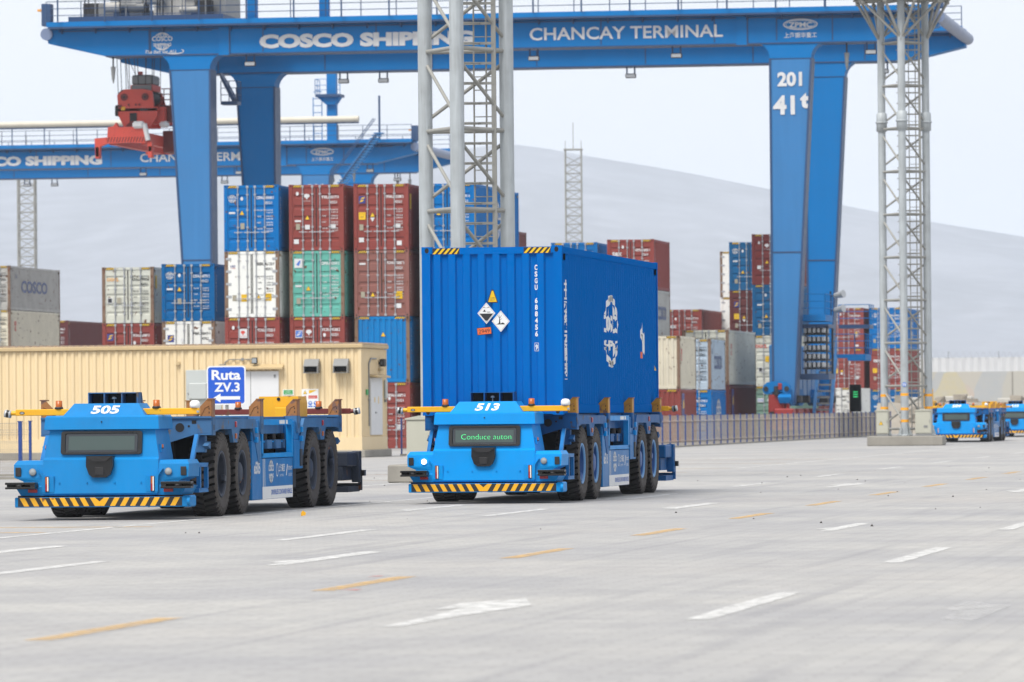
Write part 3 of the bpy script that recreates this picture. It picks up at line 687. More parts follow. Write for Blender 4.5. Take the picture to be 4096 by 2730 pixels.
# the loaded container on the truck
def hero():
    x, y, z = -15.97, 96.34, 1.502
    root = container(x, y, z, 'hero', HC, L40, None, None, "clean bright blue container with hazard placards carried on the driverless truck 513", face='wall')
    root.pop("group", None)
    b = MB(); M = front(-.0); M = front(.0045)
    M2 = M @ Matrix.Translation((0, 0, .002)); M3 = M @ Matrix.Translation((0, 0, .004))
    u = lambda a: a-CW/2
    yv = 2.896-.36
    for i, ch in enumerate("CSGU 688456"):
        if ch != ' ': b.text(ch, u(1.99), yv-.114*i-.05, .12, M, 0, .03, width=.048 if ch != '1' else .02)
    b.ring(u(1.99), yv-.114*12-.03, .033, .06, .006, M, 0, 4) if False else None
    zz = yv-.114*12
    for (a, c, d, e) in ((-.036, .036, -.078, -.071), (-.036, .036, .058, .065), (-.036, -.03, -.078, .065), (.03, .036, -.078, .065)): b.rect(u(1.99)+a, u(1.99)+c, zz+d, zz+e, M, 0)
    b.text("9", u(1.99), zz-.05, .12, M, 0, .03, width=.042)
    b.poly([(u(1.135), 1.93), (u(1.325), 1.93), (u(1.25), 2.155), (u(1.21), 2.155)], M, 1); b.poly([(u(1.155), 1.945), (u(1.305), 1.945), (u(1.242), 2.135), (u(1.218), 2.135)], M2, 2)
    b.text("SUPER", u(1.23), 2.0, .03, M3, 3); b.text("HEAVY", u(1.23), 1.965, .03, M3, 3)
    def diamond(cx, cz, s, sz):
        b.poly([(cx-s, cz), (cx, cz-sz), (cx+s, cz), (cx, cz+sz)], M, 0)
        for q in ((-1, -1), (1, -1), (1, 1), (-1, 1)):
            ex, ez = q[0]*s*.9, q[1]*sz*.9
            b.poly([(cx+ex, cz), (cx+ex*.975, cz), (cx, cz+ez*.975), (cx, cz+ez)], M2, 1)
    diamond(u(1.12), 1.75, .155, .185)
    b.poly([(u(1.0), 1.745), (u(1.24), 1.745), (u(1.12), 1.60)], M2, 1)
    b.text("8", u(1.12), 1.60, .035, M3, 0)
    for (a, c, d, e) in ((1.06, 1.115, 1.775, 1.785), (1.075, 1.10, 1.785, 1.81), (1.13, 1.19, 1.765, 1.775)): b.rect(u(a), u(c), d, e, M2, 1)
    b.poly([(u(1.06), 1.85), (u(1.11), 1.838), (u(1.11), 1.845), (u(1.06), 1.86)], M2, 1); b.poly([(u(1.125), 1.838), (u(1.175), 1.85), (u(1.175), 1.86), (u(1.125), 1.845)], M2, 1)
    diamond(u(1.37), 1.61, .155, .185)
    b.poly([(u(1.335), 1.56), (u(1.365), 1.56), (u(1.355), 1.66), (u(1.345), 1.66)], M2, 1)
    for dx, dz, ex, ez in ((.35, .66, .315, .715), (.35, .66, .345, .725), (.352, .66, .385, .715), (.35, .63, .39, .655)):
        p = Vector((u(1+dx), 1+dz)); q = Vector((u(1+ex), 1+ez)); n = (q-p).orthogonal().normalized()*.004; b.poly([p+n, p-n, q-n*.5, q+n*.5], M2, 1)
    b.poly([(u(1.29), 1.555), (u(1.44), 1.555), (u(1.43), 1.575), (u(1.40), 1.59), (u(1.37), 1.57), (u(1.33), 1.575)], M2, 1)
    rot = M @ Matrix.Translation((u(1.08), 1.445, 0)) @ Matrix.Rotation(R(5), 4, 'Z')
    b.rect(-.125, .125, -.062, .062, rot, 1); b.rect(-.117, .117, -.054, .054, rot, 4, .002); b.text("2949", 0, -.035, .1, rot @ Matrix.Translation((0, 0, .004)), 3, .0)
    b.build("lettering", [white, stick_k, stick_y, stick_k, stick_o], root, fix=False)
    # side lettering follows the corrugation
    b = MB(); w2 = CW/2; M = Matrix.Identity(4)
    for i, ch in enumerate("中远海运集团"): b.text(ch, .50, 2.06-.285*i, .30, M, 0, .03)
    s = 1.75; cx, cy = 5.95, 1.50
    for k_ in (1, .55): b.ring(cx, cy, s*.5*k_, .66, .11, M, 0, 40, R(28), R(152)); b.ring(cx, cy, s*.5*k_, .66, .11, M, 0, 40, R(208), R(332))
    b.text("COSCO", cx, 1.49, .42, M, 0, .04, width=1.85); b.text("SHIPPING", cx, 1.16, .24, M, 0, .04, width=1.6)
    b.poly([(9.85, 1.5), (10.03, 1.28), (10.21, 1.5), (10.03, 1.72)], M, 0); b.poly([(10.06, 1.32), (10.24, 1.1), (10.42, 1.32), (10.24, 1.54)], M, 0)
    b.rect(9.88, 10.15, 1.04, 1.16, M, 2); b.poly([(11.65, .82), (11.9, .82), (11.78, 1.06)], M, 3)
    b.poly([(9.92, 1.49), (10.14, 1.49), (10.03, 1.35)], M, 1, .003)
    me = b.mesh("lettering", [white, stick_k, stick_o, stick_y])
    bm = bmesh.new(); bm.from_mesh(me)
    prof = corr(.12, L40-.12, .278, .072, .068, .07, w2-.046, w2-.008)
    for (yy, d) in prof:
        if yy < .2 or (.9 < yy < 4.8) or (7.1 < yy < 9.7) or (10.6 < yy < 11.5): continue
        bmesh.ops.bisect_plane(bm, geom=bm.verts[:]+bm.edges[:]+bm.faces[:], plane_co=(yy, 0, 0), plane_no=(1, 0, 0), dist=1e-5)
    for v in bm.verts:
        yy, zz, off = v.co.x, v.co.y, v.co.z
        for (a, da), (c, dc) in zip(prof, prof[1:]):
            if a <= yy <= c:
                dd = da+(dc-da)*((yy-a)/(c-a) if c > a else 0); break
        else: dd = w2
        v.co = (dd+.003+off, yy, zz)
    bm.to_mesh(me); bm.free()
    place("side_lettering", me, root)
hero()

# ------------------------------------------------------------------ driverless container trucks
VL = 14.66
def tyre():
    b = MB(); ro, wd, n = .645, .21, 34
    # carcass: lathe with sidewalls, local axis x
    prof = [(.335, -wd*.72), (.36, -wd*.86), (.45, -wd*1.0), (.55, -wd*1.02), (.60, -wd*.95), (.612, -wd*.6), (.612, wd*.6), (.60, wd*.95), (.55, wd*1.02), (.45, wd*1.0), (.36, wd*.86), (.335, wd*.72)]
    b.lathe(prof[:5], 'x', (0, 0, 0), n*2, 0); b.lathe(prof[7:], 'x', (0, 0, 0), n*2, 0)
    b.lathe([(.60, -wd*.95), (.575, -wd*.8), (.575, wd*.8), (.60, wd*.95)], 'x', (0, 0, 0), n*2, 2)
    for side in (-1, 1):           # chunky shoulder lugs
        for i in range(n):
            a0 = 2*math.pi*(i+(.5 if side > 0 else 0))/n; da = 2*math.pi/n*.60
            def P(r, t, a): return (t, r*math.cos(a), r*math.sin(a))
            sk = .5*2*math.pi/n
            q0 = [P(.57, side*.0, a0+sk), P(.57, side*wd*.98, a0), P(.57, side*wd*.98, a0+da), P(.57, side*.0, a0+da+sk)]
            q1 = [P(ro, side*.0, a0+sk), P(ro, side*wd*.86, a0), P(ro, side*wd*.86, a0+da), P(ro, side*.0, a0+da+sk)]
            b.hexa(q0, q1, 1)
            b.hexa([P(.52, side*wd*1.0, a0+.01), P(.60, side*wd*1.0, a0+.005), P(.60, side*wd*1.0, a0+da-.005), P(.52, side*wd*1.0, a0+da-.01)],
                   [P(.525, side*wd*1.05, a0+.01), P(.63, side*wd*.93, a0), P(.63, side*wd*.93, a0+da), P(.525, side*wd*1.05, a0+da-.01)], 0)
    return b
def rim(hub):
    b = MB()
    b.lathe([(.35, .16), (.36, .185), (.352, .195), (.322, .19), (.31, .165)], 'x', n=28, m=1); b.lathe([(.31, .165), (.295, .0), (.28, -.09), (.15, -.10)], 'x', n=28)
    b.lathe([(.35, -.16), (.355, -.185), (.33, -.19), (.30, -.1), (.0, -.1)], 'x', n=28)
    if hub:
        b.lathe([(.2, -.10), (.19, .06), (.17, .075), (.165, .15), (.13, .17), (.05, .18), (.0, .18)], 'x', n=20)
        for i in range(10):
            a = 2*math.pi*i/10; b.cyl((.07, .18*math.cos(a), .18*math.sin(a)), (.1, .18*math.cos(a), .18*math.sin(a)), .018, n=6)
    else:
        b.lathe([(.16, -.10), (.15, -.05), (.09, -.03), (.0, -.03)], 'x', n=20)
        b.box(.13, .2, -.05, .05, .2, .34, 0, .01)
        for i in range(10):
            a = 2*math.pi*i/10; b.cyl((-.10, .22*math.cos(a), .22*math.sin(a)), (-.06, .22*math.cos(a), .22*math.sin(a)), .02, n=6)
    return b
def loft(b, secs, yb, m=0):
    """sections (z, halfwidth, yfront) joined into a front shell with a flat back at yb"""
    for (z0, w0, f0), (z1, w1, f1) in zip(secs, secs[1:]):
        b.hexa([(-w0, f0, z0), (w0, f0, z0), (w0, yb, z0), (-w0, yb, z0)], [(-w1, f1, z1), (w1, f1, z1), (w1, yb, z1), (-w1, yb, z1)], m)
def cab_body():
    b = MB()
    loft(b, [(.37, .85, .06), (.40, .87, .03), (.90, .875, .10), (.935, .87, .15), (1.335, .80, .23)], 1.15)
    loft(b, [(1.335, .80, .23), (1.35, .872, .16), (1.53, .86, .19), (1.555, .84, .225)], 1.15)
    loft(b, [(1.555, .62, .34), (1.735, .49, .52)], 1.1, 1)
    for s in (-1, 1):               # corner cheeks
        def q(z, xi, xo, f, bk): return [(s*xi, f, z), (s*xo, f+.03, z), (s*xo, bk, z), (s*xi, bk, z)]
        b.hexa(q(.37, .85, 1.22, .07, .9), q(.50, .85, 1.30, .05, .9)); b.hexa(q(.50, .85, 1.30, .05, .9), q(.52, .85, 1.18, .07, .9)); b.hexa(q(.52, .85, 1.18, .07, .9), q(.58, .85, 1.18, .075, .9))
        b.hexa(q(.58, .85, 1.18, .075, .9), q(.64, .85, 1.32, .07, .9)); b.hexa(q(.64, .85, 1.32, .07, .9), q(.83, .85, 1.33, .10, .9)); b.hexa(q(.83, .85, 1.33, .10, .9), q(.89, .85, 1.29, .17, .9))
        # raised triangular fairing round the marker lamp
        b.prism([(s*.70, .42), (s*.88, .42), (s*.885, .655), (s*.955, .76), (s*.84, .655), (s*.70, .655)][::s], 'y', .024, .1, 0)
        b.box(s*.88, s*.80, .3, .5, 1.0, 1.12, 0)
    b.box(-1.27, 1.27, .12, .85, .34, .37, 2)  # dark slab paints the shade in the gap above the bumper
    for x in (-.62, -.2, .22, .62): b.cyl((x, .03, .56), (x, .055, .56), .012, n=6, m=0)
    b.cyl((0, .165, 1.46), (0, .2, 1.46), .012, n=6, m=2)
    return b
def bumper():
    b = MB()
    b.box(-1.29, 1.33, .0, .10, .195, .345, 0, .012)
    M = front(-.0015); b.rect(-1.24, 1.25, .21, .34, M, 1)
    M = front(-.003); n = 8; wv = 2.46/16.5
    for i in range(8):
        for s in (-1, 1):
            x = s*(.005+i*.152)
            pts = [(x, .212), (x+s*.078, .212), (x+s*.148, .338), (x+s*.07, .338)] if i else [(0, .212), (s*.07, .212), (s*.148, .338), (s*.07, .338), (0, .28)]
            b.poly(pts, M, 2)
    b.box(1.24, 1.36, .05, .5, .19, .36, 0, .02); b.box(-1.29, -1.26, .1, .5, .2, .34, 0)
    b.cyl((1.33, .0, .28), (1.375, .0, .28), .06, n=10)
    return b
def side_bracket():
    b = MB()
    for s in (-1, 1):
        for z in (.42, .80): b.box(s*1.0, s*1.32, .9, 1.6, z-.03, z+.03, 0)
        for y in (1.0, 1.54): b.box(s*1.26, s*1.32, y, y+.06, .42, .80, 0)
        b.prism([(1.15, .85), (1.25, .85), (1.65, 1.26), (1.55, 1.26)], 'x', s*1.12, s*1.18, 0)
    return b
def cross_beam():
    b = MB()
    P = [(-1.32, 1.52), (1.32, 1.52), (1.32, 1.26), (1.08, 1.26), (.55, 1.10), (-.55, 1.10), (-1.08, 1.26), (-1.32, 1.26)]
    b.prism(P, 'y', 0, .05, 0)
    b.box(-1.32, 1.32, -.03, .25, 1.50, 1.53, 0)
    b.box(1.06, 1.32, -.02, .0, 1.245, 1.265, 0); b.box(-1.32, -1.06, -.02, .0, 1.245, 1.265, 0)
    M = front(-.003)
    for s in (-1, 1):
        b.disc(s*.56, 1.33, .085, M, 1); b.disc(s*.83, 1.36, .07, M, 1); b.disc(s*.97, 1.38, .018, M, 1); b.rect(s*1.05-.035, s*1.05+.035, 1.415, 1.47, M, 1)  # holes are flat dark discs, their shade painted on the beam
        b.ring(s*.56, 1.33, .1, .1, .014, M, 0); b.ring(s*.83, 1.36, .084, .084, .013, M, 0)
    return b
def guide(s):
    b = MB()
    def x(v): return s*v
    pl = [(x(1.14), 1.52), (x(1.32), 1.52), (x(1.32), 1.785), (x(1.25), 1.785), (x(1.14), 1.67)]
    b.prism(pl[::s], 'y', .0, .02, 0)
    b.box(x(1.30), x(1.325), .02, .25, 1.52, 1.785, 0); b.box(x(1.255), x(1.34), -.01, .26, 1.782, 1.80, 2)
    b.prism([(.02, 1.52), (.25, 1.52), (.25, 1.66), (.02, 1.66)], 'x', x(1.15), x(1.165), 0)
    b.box(x(1.10), x(1.32), -.005, .03, 1.27, 1.52, 1); b.box(x(1.295), x(1.33), .03, .25, 1.24, 1.52, 1)
    M = front(-.003)
    for z in (1.585, 1.645): b.rect(x(1.285)-.007, x(1.285)+.007, z-.014, z+.014, M, 3)
    for d in (.08, .17):
        Mr = right(x(1.3305)) if s > 0 else right(x(1.3305))
        b.disc(d, 1.36, .018, Mr, 3, .05)
    b.tube([(x(1.15), -.004, 1.53), (x(1.22), -.004, 1.66), (x(1.285), -.004, 1.69)], .006, 5, 2)
    return b
def chassis():
    b = MB()
    b.box(-.52, .52, 1.1, VL-1.1, .70, 1.22, 0)
    b.box(-1.05, 1.05, 1.9, VL-1.9, 1.24, 1.49, 0)
    for s in (-1, 1):
        b.box(s*1.02, s*1.12, 1.95, VL-1.95, 1.24, 1.51, 0)
        for y in (2.75, 4.35, VL-4.35, VL-2.75):
            b.box(s*.3, s*.95, y-.18, y+.18, .5, .8, 1)
            b.cyl((s*.55, y-.3, .6), (s*.55, y-.3, 1.2), .09, n=8, m=1)
        for y in (3.55, VL-3.55): b.box(s*.55, s*1.05, y-.9, y+.9, .85, 1.2, 1)
        b.box(s*.6, s*1.2, 5.4, VL-5.4, .35, .9, 1)
        for k_ in range(4): b.box(s*1.0, s*1.2, 6.1+k_*.75, 6.5+k_*.75, 1.0, 1.14, 0); b.cyl((s*1.1, 6.3+k_*.75, 1.14), (s*1.1, 6.3+k_*.75, 1.24), .05, n=8, m=2)
    for y in (4.2, 7.3, 10.4): b.box(-1.05, 1.05, y, y+.3, 1.49, 1.505, 0)
    return b
def fender(mirror, s):
    b = MB()
    def Y(v): return VL-v if mirror else v
    P = [(2.12, 1.48), (5.25, 1.48), (5.62, 1.2), (5.62, .78), (5.5, .78), (5.06, 1.33), (4.0, 1.33), (3.82, 1.12), (3.5, 1.12), (3.36, 1.33), (2.5, 1.33), (2.12, 1.30)]
    if True:
        poly = [(Y(a), c) for a, c in P]
        b.prism(poly, 'x', s*1.27, s*1.325, 0)
        q = [Y(2.1), Y(5.4)]; b.box(s*.85, s*1.27, min(q), max(q), 1.34, 1.40, 1)
        q = [Y(5.1), Y(5.16)]; b.box(s*.85, s*1.27, min(q), max(q), .8, 1.36, 1)
        q = [Y(1.95), Y(2.1)]; b.box(s*1.02, s*1.2, min(q), max(q), .98, 1.24, 0, .01)
        b.prism([(Y(1.98), 1.15), (Y(1.98), 1.03), (Y(1.75), 1.08)], 'x', s*1.2, s*1.28, 0)
        Mr = right(s*1.328)
    return b
def lamp_box(sz, m_):
    b = MB(); b.box(-.012, .012, -.05, .05, -sz, sz, 0, .008); return b
def side_cabinet(s):
    b = MB()
    x0, x1 = s*1.0, s*1.315
    b.box(x0, x1, 5.0, 5.78, .2, 1.13, 0, .012)
    b.box(s*1.05, s*1.30, 5.1, 5.7, 1.13, 1.46, 0, .01)
    b.box(x0, x1, 8.52, 9.28, .66, 1.13, 0, .012); b.box(s*1.05, s*1.3, 8.6, 9.2, 1.13, 1.44, 0, .01)
    for z in (1.3, 1.15): b.box(s*1.3, s*1.36, 5.2, 5.32, z-.045, z+.045, 1, .008); b.box(s*1.3, s*1.36, 9.0, 9.12, z-.045, z+.045, 1, .008)
    b.box(s*1.315, s*1.33, 9.0, 9.2, .70, .98, 2, .005)
    return b
def open_frame(s):
    b = MB(); x0, x1 = s*1.22, s*1.31
    b.box(x0, x1, 5.86, 8.46, 1.38, 1.47, 0); b.box(x0, x1, 5.86, 5.96, .88, 1.38, 0); b.box(x0, x1, 8.34, 8.46, .88, 1.38, 0); b.box(x0, x1, 5.86, 8.46, .86, .93, 0)
    b.box(s*1.1, s*1.16, 5.96, 8.34, 1.1, 1.12, 0)
    b.box(s*1.31, s*1.314, 7.3, 7.75, 1.395, 1.455, 1); b.box(s*1.31, s*1.314, 7.85, 8.0, 1.395, 1.455, 1); b.prism([(5.96, 1.25), (8.34, 1.38), (8.34, 1.33), (5.96, 1.20)], 'x', s*1.05, s*1.1, 0)
    return b
def side_panel(s):
    b = MB()
    b.box(s*1.1, s*1.30, 5.86, 8.46, .2, .85, 0, .01)
    if s > 0:
        M = right(1.302); M2 = right(1.304)
        b.rect(5.9, 8.44, .205, .40, M, 1); b.rect(5.95, 5.99, .40, .845, M, 1); b.rect(6.08, 6.12, .40, .845, M, 1)
        b.text("DRIVERLESS CONTAINER VEHICLE", 7.5, .27, .11, M2, 2, .02, width=1.75)
        globe(b, 6.62, .64, .44, M2, 1)
        b.text("上汽集团", 7.5, .64, .13, M2, 1, .01); b.ring(7.12, .66, .09, .11, .02, M2, 1); b.text("SAIC MOTOR", 7.5, .55, .055, M2, 1)
        b.poly([(7.86, .56), (7.92, .56), (8.02, .74), (7.96, .74)], M2, 1); b.text("UTOPILOT", 8.22, .65, .085, M2, 1, .01, width=.36); b.text("友 道 智 途", 8.22, .55, .06, M2, 1)
    return b
def front_arm(s):
    b = MB()
    b.box(s*.52, s*1.40, .55, .65, 1.56, 1.655, 0, .008)
    if s < 0:
        b.cyl((-1.40, .6, 1.60), (-1.50, .6, 1.60), .035, n=10); M = front(.548)
        b.disc(-1.30, 1.60, .04, M, 1, .022); b.disc(-1.30, 1.60, .028, M, 2, .014, z=.002)
    else: b.cyl((1.385, .53, 1.60), (1.385, .55, 1.60), .02, n=8, m=2)
    return b
def rear_arm():
    b = MB(); y = VL-1.75
    b.box(-1.40, 1.45, y, y+.1, 1.545, 1.64, 0, .008); b.cyl((1.45, y+.05, 1.59), (1.52, y+.05, 1.59), .035, n=10)
    return b
def lidar(s):
    b = MB()
    M = Matrix.Rotation(R(-10*s), 4, 'Y')
    o = MB(); o.lathe([(0, -.05), (.055, -.05), (.058, -.02)], 'x', n=16, m=0); o.lathe([(.058, -.02), (.056, .02)], 'x', n=16, m=1); o.lathe([(.056, .02), (.055, .05), (0, .05)], 'x', n=16, m=0)
    for f, m_ in zip(o.f, o.m): pass
    b.v = [tuple(M @ Vector(p)) for p in o.v]; b.f = o.f; b.m = o.m; b.s = o.s
    return b
def beacon():
    b = MB(); b.lathe([(0, -.01), (.07, -.01), (.06, .02), (.045, .025)], 'z', n=14, m=1); b.lathe([(.052, .02), (.05, .115), (.0, .118)], 'z', n=14, m=0); return b
def dome():
    b = MB(); b.lathe([(.0, 0), (.075, .0), (.08, .03), (.078, .075), (.05, .105), (.0, .112)], 'z', n=16); return b
def intake():
    b = MB()
    b.box(-.38, .38, .95, 1.25, 1.885, 1.90, 0); b.box(-.38, .38, .95, 1.25, 1.70, 1.715, 0); b.box(-.38, .38, 1.2, 1.25, 1.71, 1.89, 1)
    for x in (-.38, -.14, .13, .365): b.box(x, x+.015, .95, 1.25, 1.71, 1.89, 0)
    b.prism([(1.25, 1.9), (1.31, 1.8), (1.31, 1.6), (1.25, 1.6)], 'x', -.38, .38, 0)
    b.cyl((-.0, 1.05, 1.715), (.0, 1.05, 1.80), .008, n=6, m=2); b.lathe([(.0, 1.80), (.04, 1.80), (.035, 1.83), (0, 1.84)], 'z', (0, 1.05, 0), 10, 2)
    return b
def display():
    b = MB()
    M = Matrix.Translation((0, .0, 0))
    def ry(z): return .17+(z-.935)*.08/.4
    tilt = math.atan2(.08, .4)
    T = Matrix.Translation((0, .19-.035, 1.152)) @ Matrix.Rotation(-tilt, 4, 'X')
    pts = []
    for cx, cz, a0 in ((.575, .135, 0), (-.575, .135, 90), (-.575, -.135, 180), (.575, -.135, 270)):
        for i in range(5):
            a = R(a0+22.5*i); pts.append((cx+.04*math.cos(a), cz+.04*math.sin(a)))
    n = len(pts)
    vs_ = [(p[0], .0, p[1]) for p in pts]+[(p[0], .06, p[1]) for p in pts]+[(p[0]*.9, .0, p[1]*.82) for p in pts]+[(p[0]*.89, .012, p[1]*.80) for p in pts]
    fs = [(i, (i+1) % n, n+(i+1) % n, n+i) for i in range(n)]+[(i, (i+1) % n, 2*n+(i+1) % n, 2*n+i) for i in range(n)]+[(2*n+i, 2*n+(i+1) % n, 3*n+(i+1) % n, 3*n+i) for i in range(n)]
    b.add(vs_, fs, 0, False, T); b.add(vs_, [tuple(range(n, 2*n))], 0, False, T)
    return b
T_SCREEN = Matrix.Translation((0, .19-.035, 1.152)) @ Matrix.Rotation(-math.atan2(.08, .4), 4, 'X')
def screen_mesh(msg):
    b = MB()
    T = T_SCREEN @ front(.013)
    b.rect(-.545, .545, -.145, .145, T, 1, -.001)
    b.rect(-.5, .5, -.11, .10, T, 0, .001)
    if msg: 
        b.text(msg, .03, -.06, .135, T @ Matrix.Translation((0, 0, .003)), 2, -.022, width=.86)
    return b
def sensor_box():
    b = MB()
    b.prism([(-.2, .955), (.2, .955), (.205, .80), (.16, .68), (.10, .635), (-.10, .635), (-.16, .68), (-.205, .80)], 'y', .0, .15, 0)
    b.prism([(-.19, .945), (.19, .945), (.10, .875), (-.10, .875)], 'y', -.03, .01, 1); b.box(-.07, .07, -.012, .02, .67, .79, 1, .006)
    b.cyl((-.03, -.035, .915), (-.03, -.02, .915), .008, n=6, m=1); b.cyl((.03, -.035, .915), (.03, -.02, .915), .008, n=6, m=1)
    return b
def headlight():
    b = MB(); b.lathe([(.052, .0), (.055, -.012), (.044, -.014)], 'y', n=18, m=1); b.lathe([(.044, -.012), (.02, -.022), (0, -.024)], 'y', n=18, m=0); return b
def marker_lamp():
    b = MB(); b.box(-.03, .03, -.01, .02, -.115, .115, 3, .008)
    M = front(-.0115)
    b.rect(-.022, .004, 0, .105, M, 0); b.rect(-.022, .004, -.105, 0, M, 1); b.rect(.004, .022, -.105, .105, M, 2)
    return b
def reflector():
    b = MB(); b.box(-.07, .07, -.006, .02, -.024, .024, 0, .004); return b
def sensor_arm(s):
    b = MB()
    b.box(s*.95, s*1.41, -.12, .07, .535, .57, 0, .006); b.box(s*.95, s*1.41, -.12, .07, .47, .50, 0, .006); b.box(s*.95, s*1.41, .0, .07, .49, .54, 1)
    b.box(s*.955, s*1.03, -.11, .0, .495, .54, 0); b.lathe([(.0, .50), (.06, .50), (.06, .535), (0, .535)], 'z', (s*1.2, -.06, 0), 12, 1)
    return b
def vent_patch():
    b = MB(); b.box(-.042, .042, -.004, .01, -.065, .065, 0, .004); return b
def rear_cab():
    b = MB(); y0, y1 = VL-1.15, VL-.06
    for s in (-1, 1):
        b.box(s*.85, s*1.30, y0, y1, .64, .89, 0, .02); b.prism([(y0, .40), (y1, .40), (y1+.0, .52), (y1-.1, .64), (y0, .64)], 'x', s*.85, s*1.2, 0)
        b.box(s*1.2, s*1.34, y1-.2, y1+.02, .36, .9, 0, .01); b.box(s*1.05, s*1.3, y0, y1, .2, .30, 0); b.box(s*.95, s*1.40, y1-.05, y1+.1, .47, .57, 1)
        b.prism([(y1-.02, .22), (y1+.08, .22), (y1+.08, .5), (y1-.02, .62)], 'x', s*1.28, s*1.34, 0)
    b.box(-.85, .85, y0, y1, .4, 1.5, 0, .02); b.box(-1.3, 1.3, y1, VL, .2, .345, 0, .01)
    return b
def power_box():
    b = MB(); y = 10.3
    b.prism([(-.35, 1.5), (.35, 1.5), (.35, 1.74), (.33, 1.845), (-.33, 1.845), (-.35, 1.74)], 'y', y, y+.7, 0)
    b.box(-.03, .17, y-.2, y-.06, 1.5, 1.66, 0, .01); b.cyl((0, y-.012, 1.80), (0, y, 1.80), .03, n=8, m=1)
    b.v = [(p[0]+.72, p[1], p[2]) for p in b.v]
    return b

def agv(number, x, y, rz, label, msg=None, rimm=rim_b, armm=yellow, rear=yellow, gm=guide_y, box=False, lit=False, frame=None, paint=None):
    frame = frame or agv_dark; paint = paint or agv_blue
    root = empty("driverless_truck", (x, y, 0), rz)
    tag(root, label, "driverless truck", "driverless container trucks")
    def P(nm, key, fn, mats, parent=root, loc=(0, 0, 0), fix=True):
        return place(nm, cached((nm,)+key, fn, mats, fix), parent, loc)
    P("chassis", (frame.name,), chassis, [frame, dark, blackm])
    cb = P("cab", (paint.name,), cab_body, [paint, paint, dark])
    b = MB(); sl = math.atan2(.18, .18)
    T = Matrix.Translation((0, .428, 1.645)) @ Matrix.Rotation(-R(45), 4, 'X') @ front(-.004)
    b.text(number, .0, -.085, .225, T, 0, .035, shear=.22 if number != '505' else .12, width=.40 if number != '505' else .42)
    b.build("number", [wornwhite if number == '505' else white], cb, fix=False)
    P("bumper", (paint.name,), bumper, [paint, stick_k, yellow])
    P("side_bracket", (), side_bracket, [agv_side])
    d = P("display", (), display, [black])
    P("screen", (msg,), lambda: screen_mesh(msg), [screen, screen_k, led_green], d, fix=False)
    P("sensor_box", (), sensor_box, [black, blackm])
    for s in (-1, 1):
        P("headlight", (lit and s < 0,), headlight, [lamp_on if lit and s < 0 else lampglass, grey], loc=(s*1.03, .075, .72))
        P("marker_lamp", (), marker_lamp, [amber, redlens, white, black], loc=(s*.80, .018, .54))
        P("reflector", (), reflector, [redlens], loc=(s*1.03, .06, .44))
        P("sensor_arm", (s,), lambda: sensor_arm(s), [black, blackm])
        P("vent_patch", (), vent_patch, [blackm], loc=(s*1.255, .085, .725))
        P("side_lamp", (), beacon, [amber, black], loc=(s*.875, .35, 1.06)).scale = (.5, .5, .5)
        a = P("sensor_crossbar", (s, armm.name), lambda: front_arm(s), [armm, black, lampglass])
        P("beacon", (), beacon, [amber, blackm], a, (s*.745, .60, 1.665))
        if s < 0: P("lidar", (-1,), lambda: lidar(-1), [silver, black], a, (-1.53, .6, 1.59))
        else: P("antenna_dome", (), dome, [white], a, (1.33, .6, 1.66))
        P("side_cabinet", (s,), lambda: side_cabinet(s), [agv_side, agv_blue, blackm])
        P("open_frame", (s,), lambda: open_frame(s), [agv_blue, white])
        P("side_panel", (s,), lambda: side_panel(s), [agv_side, white, sky_m], fix=False)
    P("air_intake", (frame.name,), intake, [frame, dark, lampglass])
    for yy in (1.86, 5.66, 8.75, 12.55):
        P("cross_beam", (frame.name,), cross_beam, [frame, dark], loc=(0, yy, 0)) if yy in (1.86, 12.55) else None
        for s in (-1, 1): P("container_guide", (s, gm.name), lambda: guide(s), [gm, frame, guide_r, dark], loc=(0, yy, 0))
    for mir in (False, True): 
        yy = VL-3.66 if mir else 3.66
        for s in (-1, 1):
            f = P("fender", (mir, s, frame.name), lambda: fender(mir, s), [frame, dark])
            P("marker_light", ("r",), lambda: lamp_box(.045, 0), [redlens], f, (s*1.332, yy, 1.40)); P("marker_light", ("a",), lambda: lamp_box(.04, 0), [amber], f, (s*1.332, yy, 1.22))
    for i, yy in enumerate((2.75, 4.35, VL-4.35, VL-2.75)):
        for s in (-1, 1):
            t = P("wheel", (), tyre, [rubber, tread, groove], loc=(s*1.10, yy, .645)); t.rotation_euler = (rnd.uniform(0, 6), 0, 0)
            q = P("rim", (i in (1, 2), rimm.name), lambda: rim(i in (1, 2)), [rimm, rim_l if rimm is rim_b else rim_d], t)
            q.rotation_euler = (0, 0, 0 if s > 0 else math.pi)
    P("rear_cab", (rimm.name,), rear_cab, [frame if rimm is rim_b else rim_d, black])
    a = P("rear_sensor_crossbar", (rear.name,), rear_arm, [rear])
    P("lidar", (1,), lambda: lidar(1), [silver, black], a, (1.56, VL-1.7, 1.59))
    for xx in (-.5, .9): P("beacon", (), beacon, [amber, blackm], a, (xx, VL-1.7, 1.65))
    if box: P("power_box", (), power_box, [yellow, black])
    b = MB(); b.text("e"+number, 5.4, .62, .26, right(1.3165), 0, .03, width=.5); b.build("side_number", [wornwhite], root, fix=False)
    return root
agv("513", -15.93, 95.04, 0, "blue driverless truck numbered 513 carrying a blue container, screen lit green", "Conduce auton", lit=True)
agv("505", -19.57, 82.30, R(.6), "dusty blue driverless truck numbered 505 with an empty deck and grey screen", None, rim_d, yellow, darkred, guide_r, True, frame=agv_dusty, paint=agv_worn)
agv("509", -21.33, 256.3, 0, "small far blue driverless truck numbered 509 beside the farther silver mast", None, box=True)
agv("535", -21.78, 298.6, 0, "farthest blue driverless truck numbered 535, cut by the photo's right edge", None)

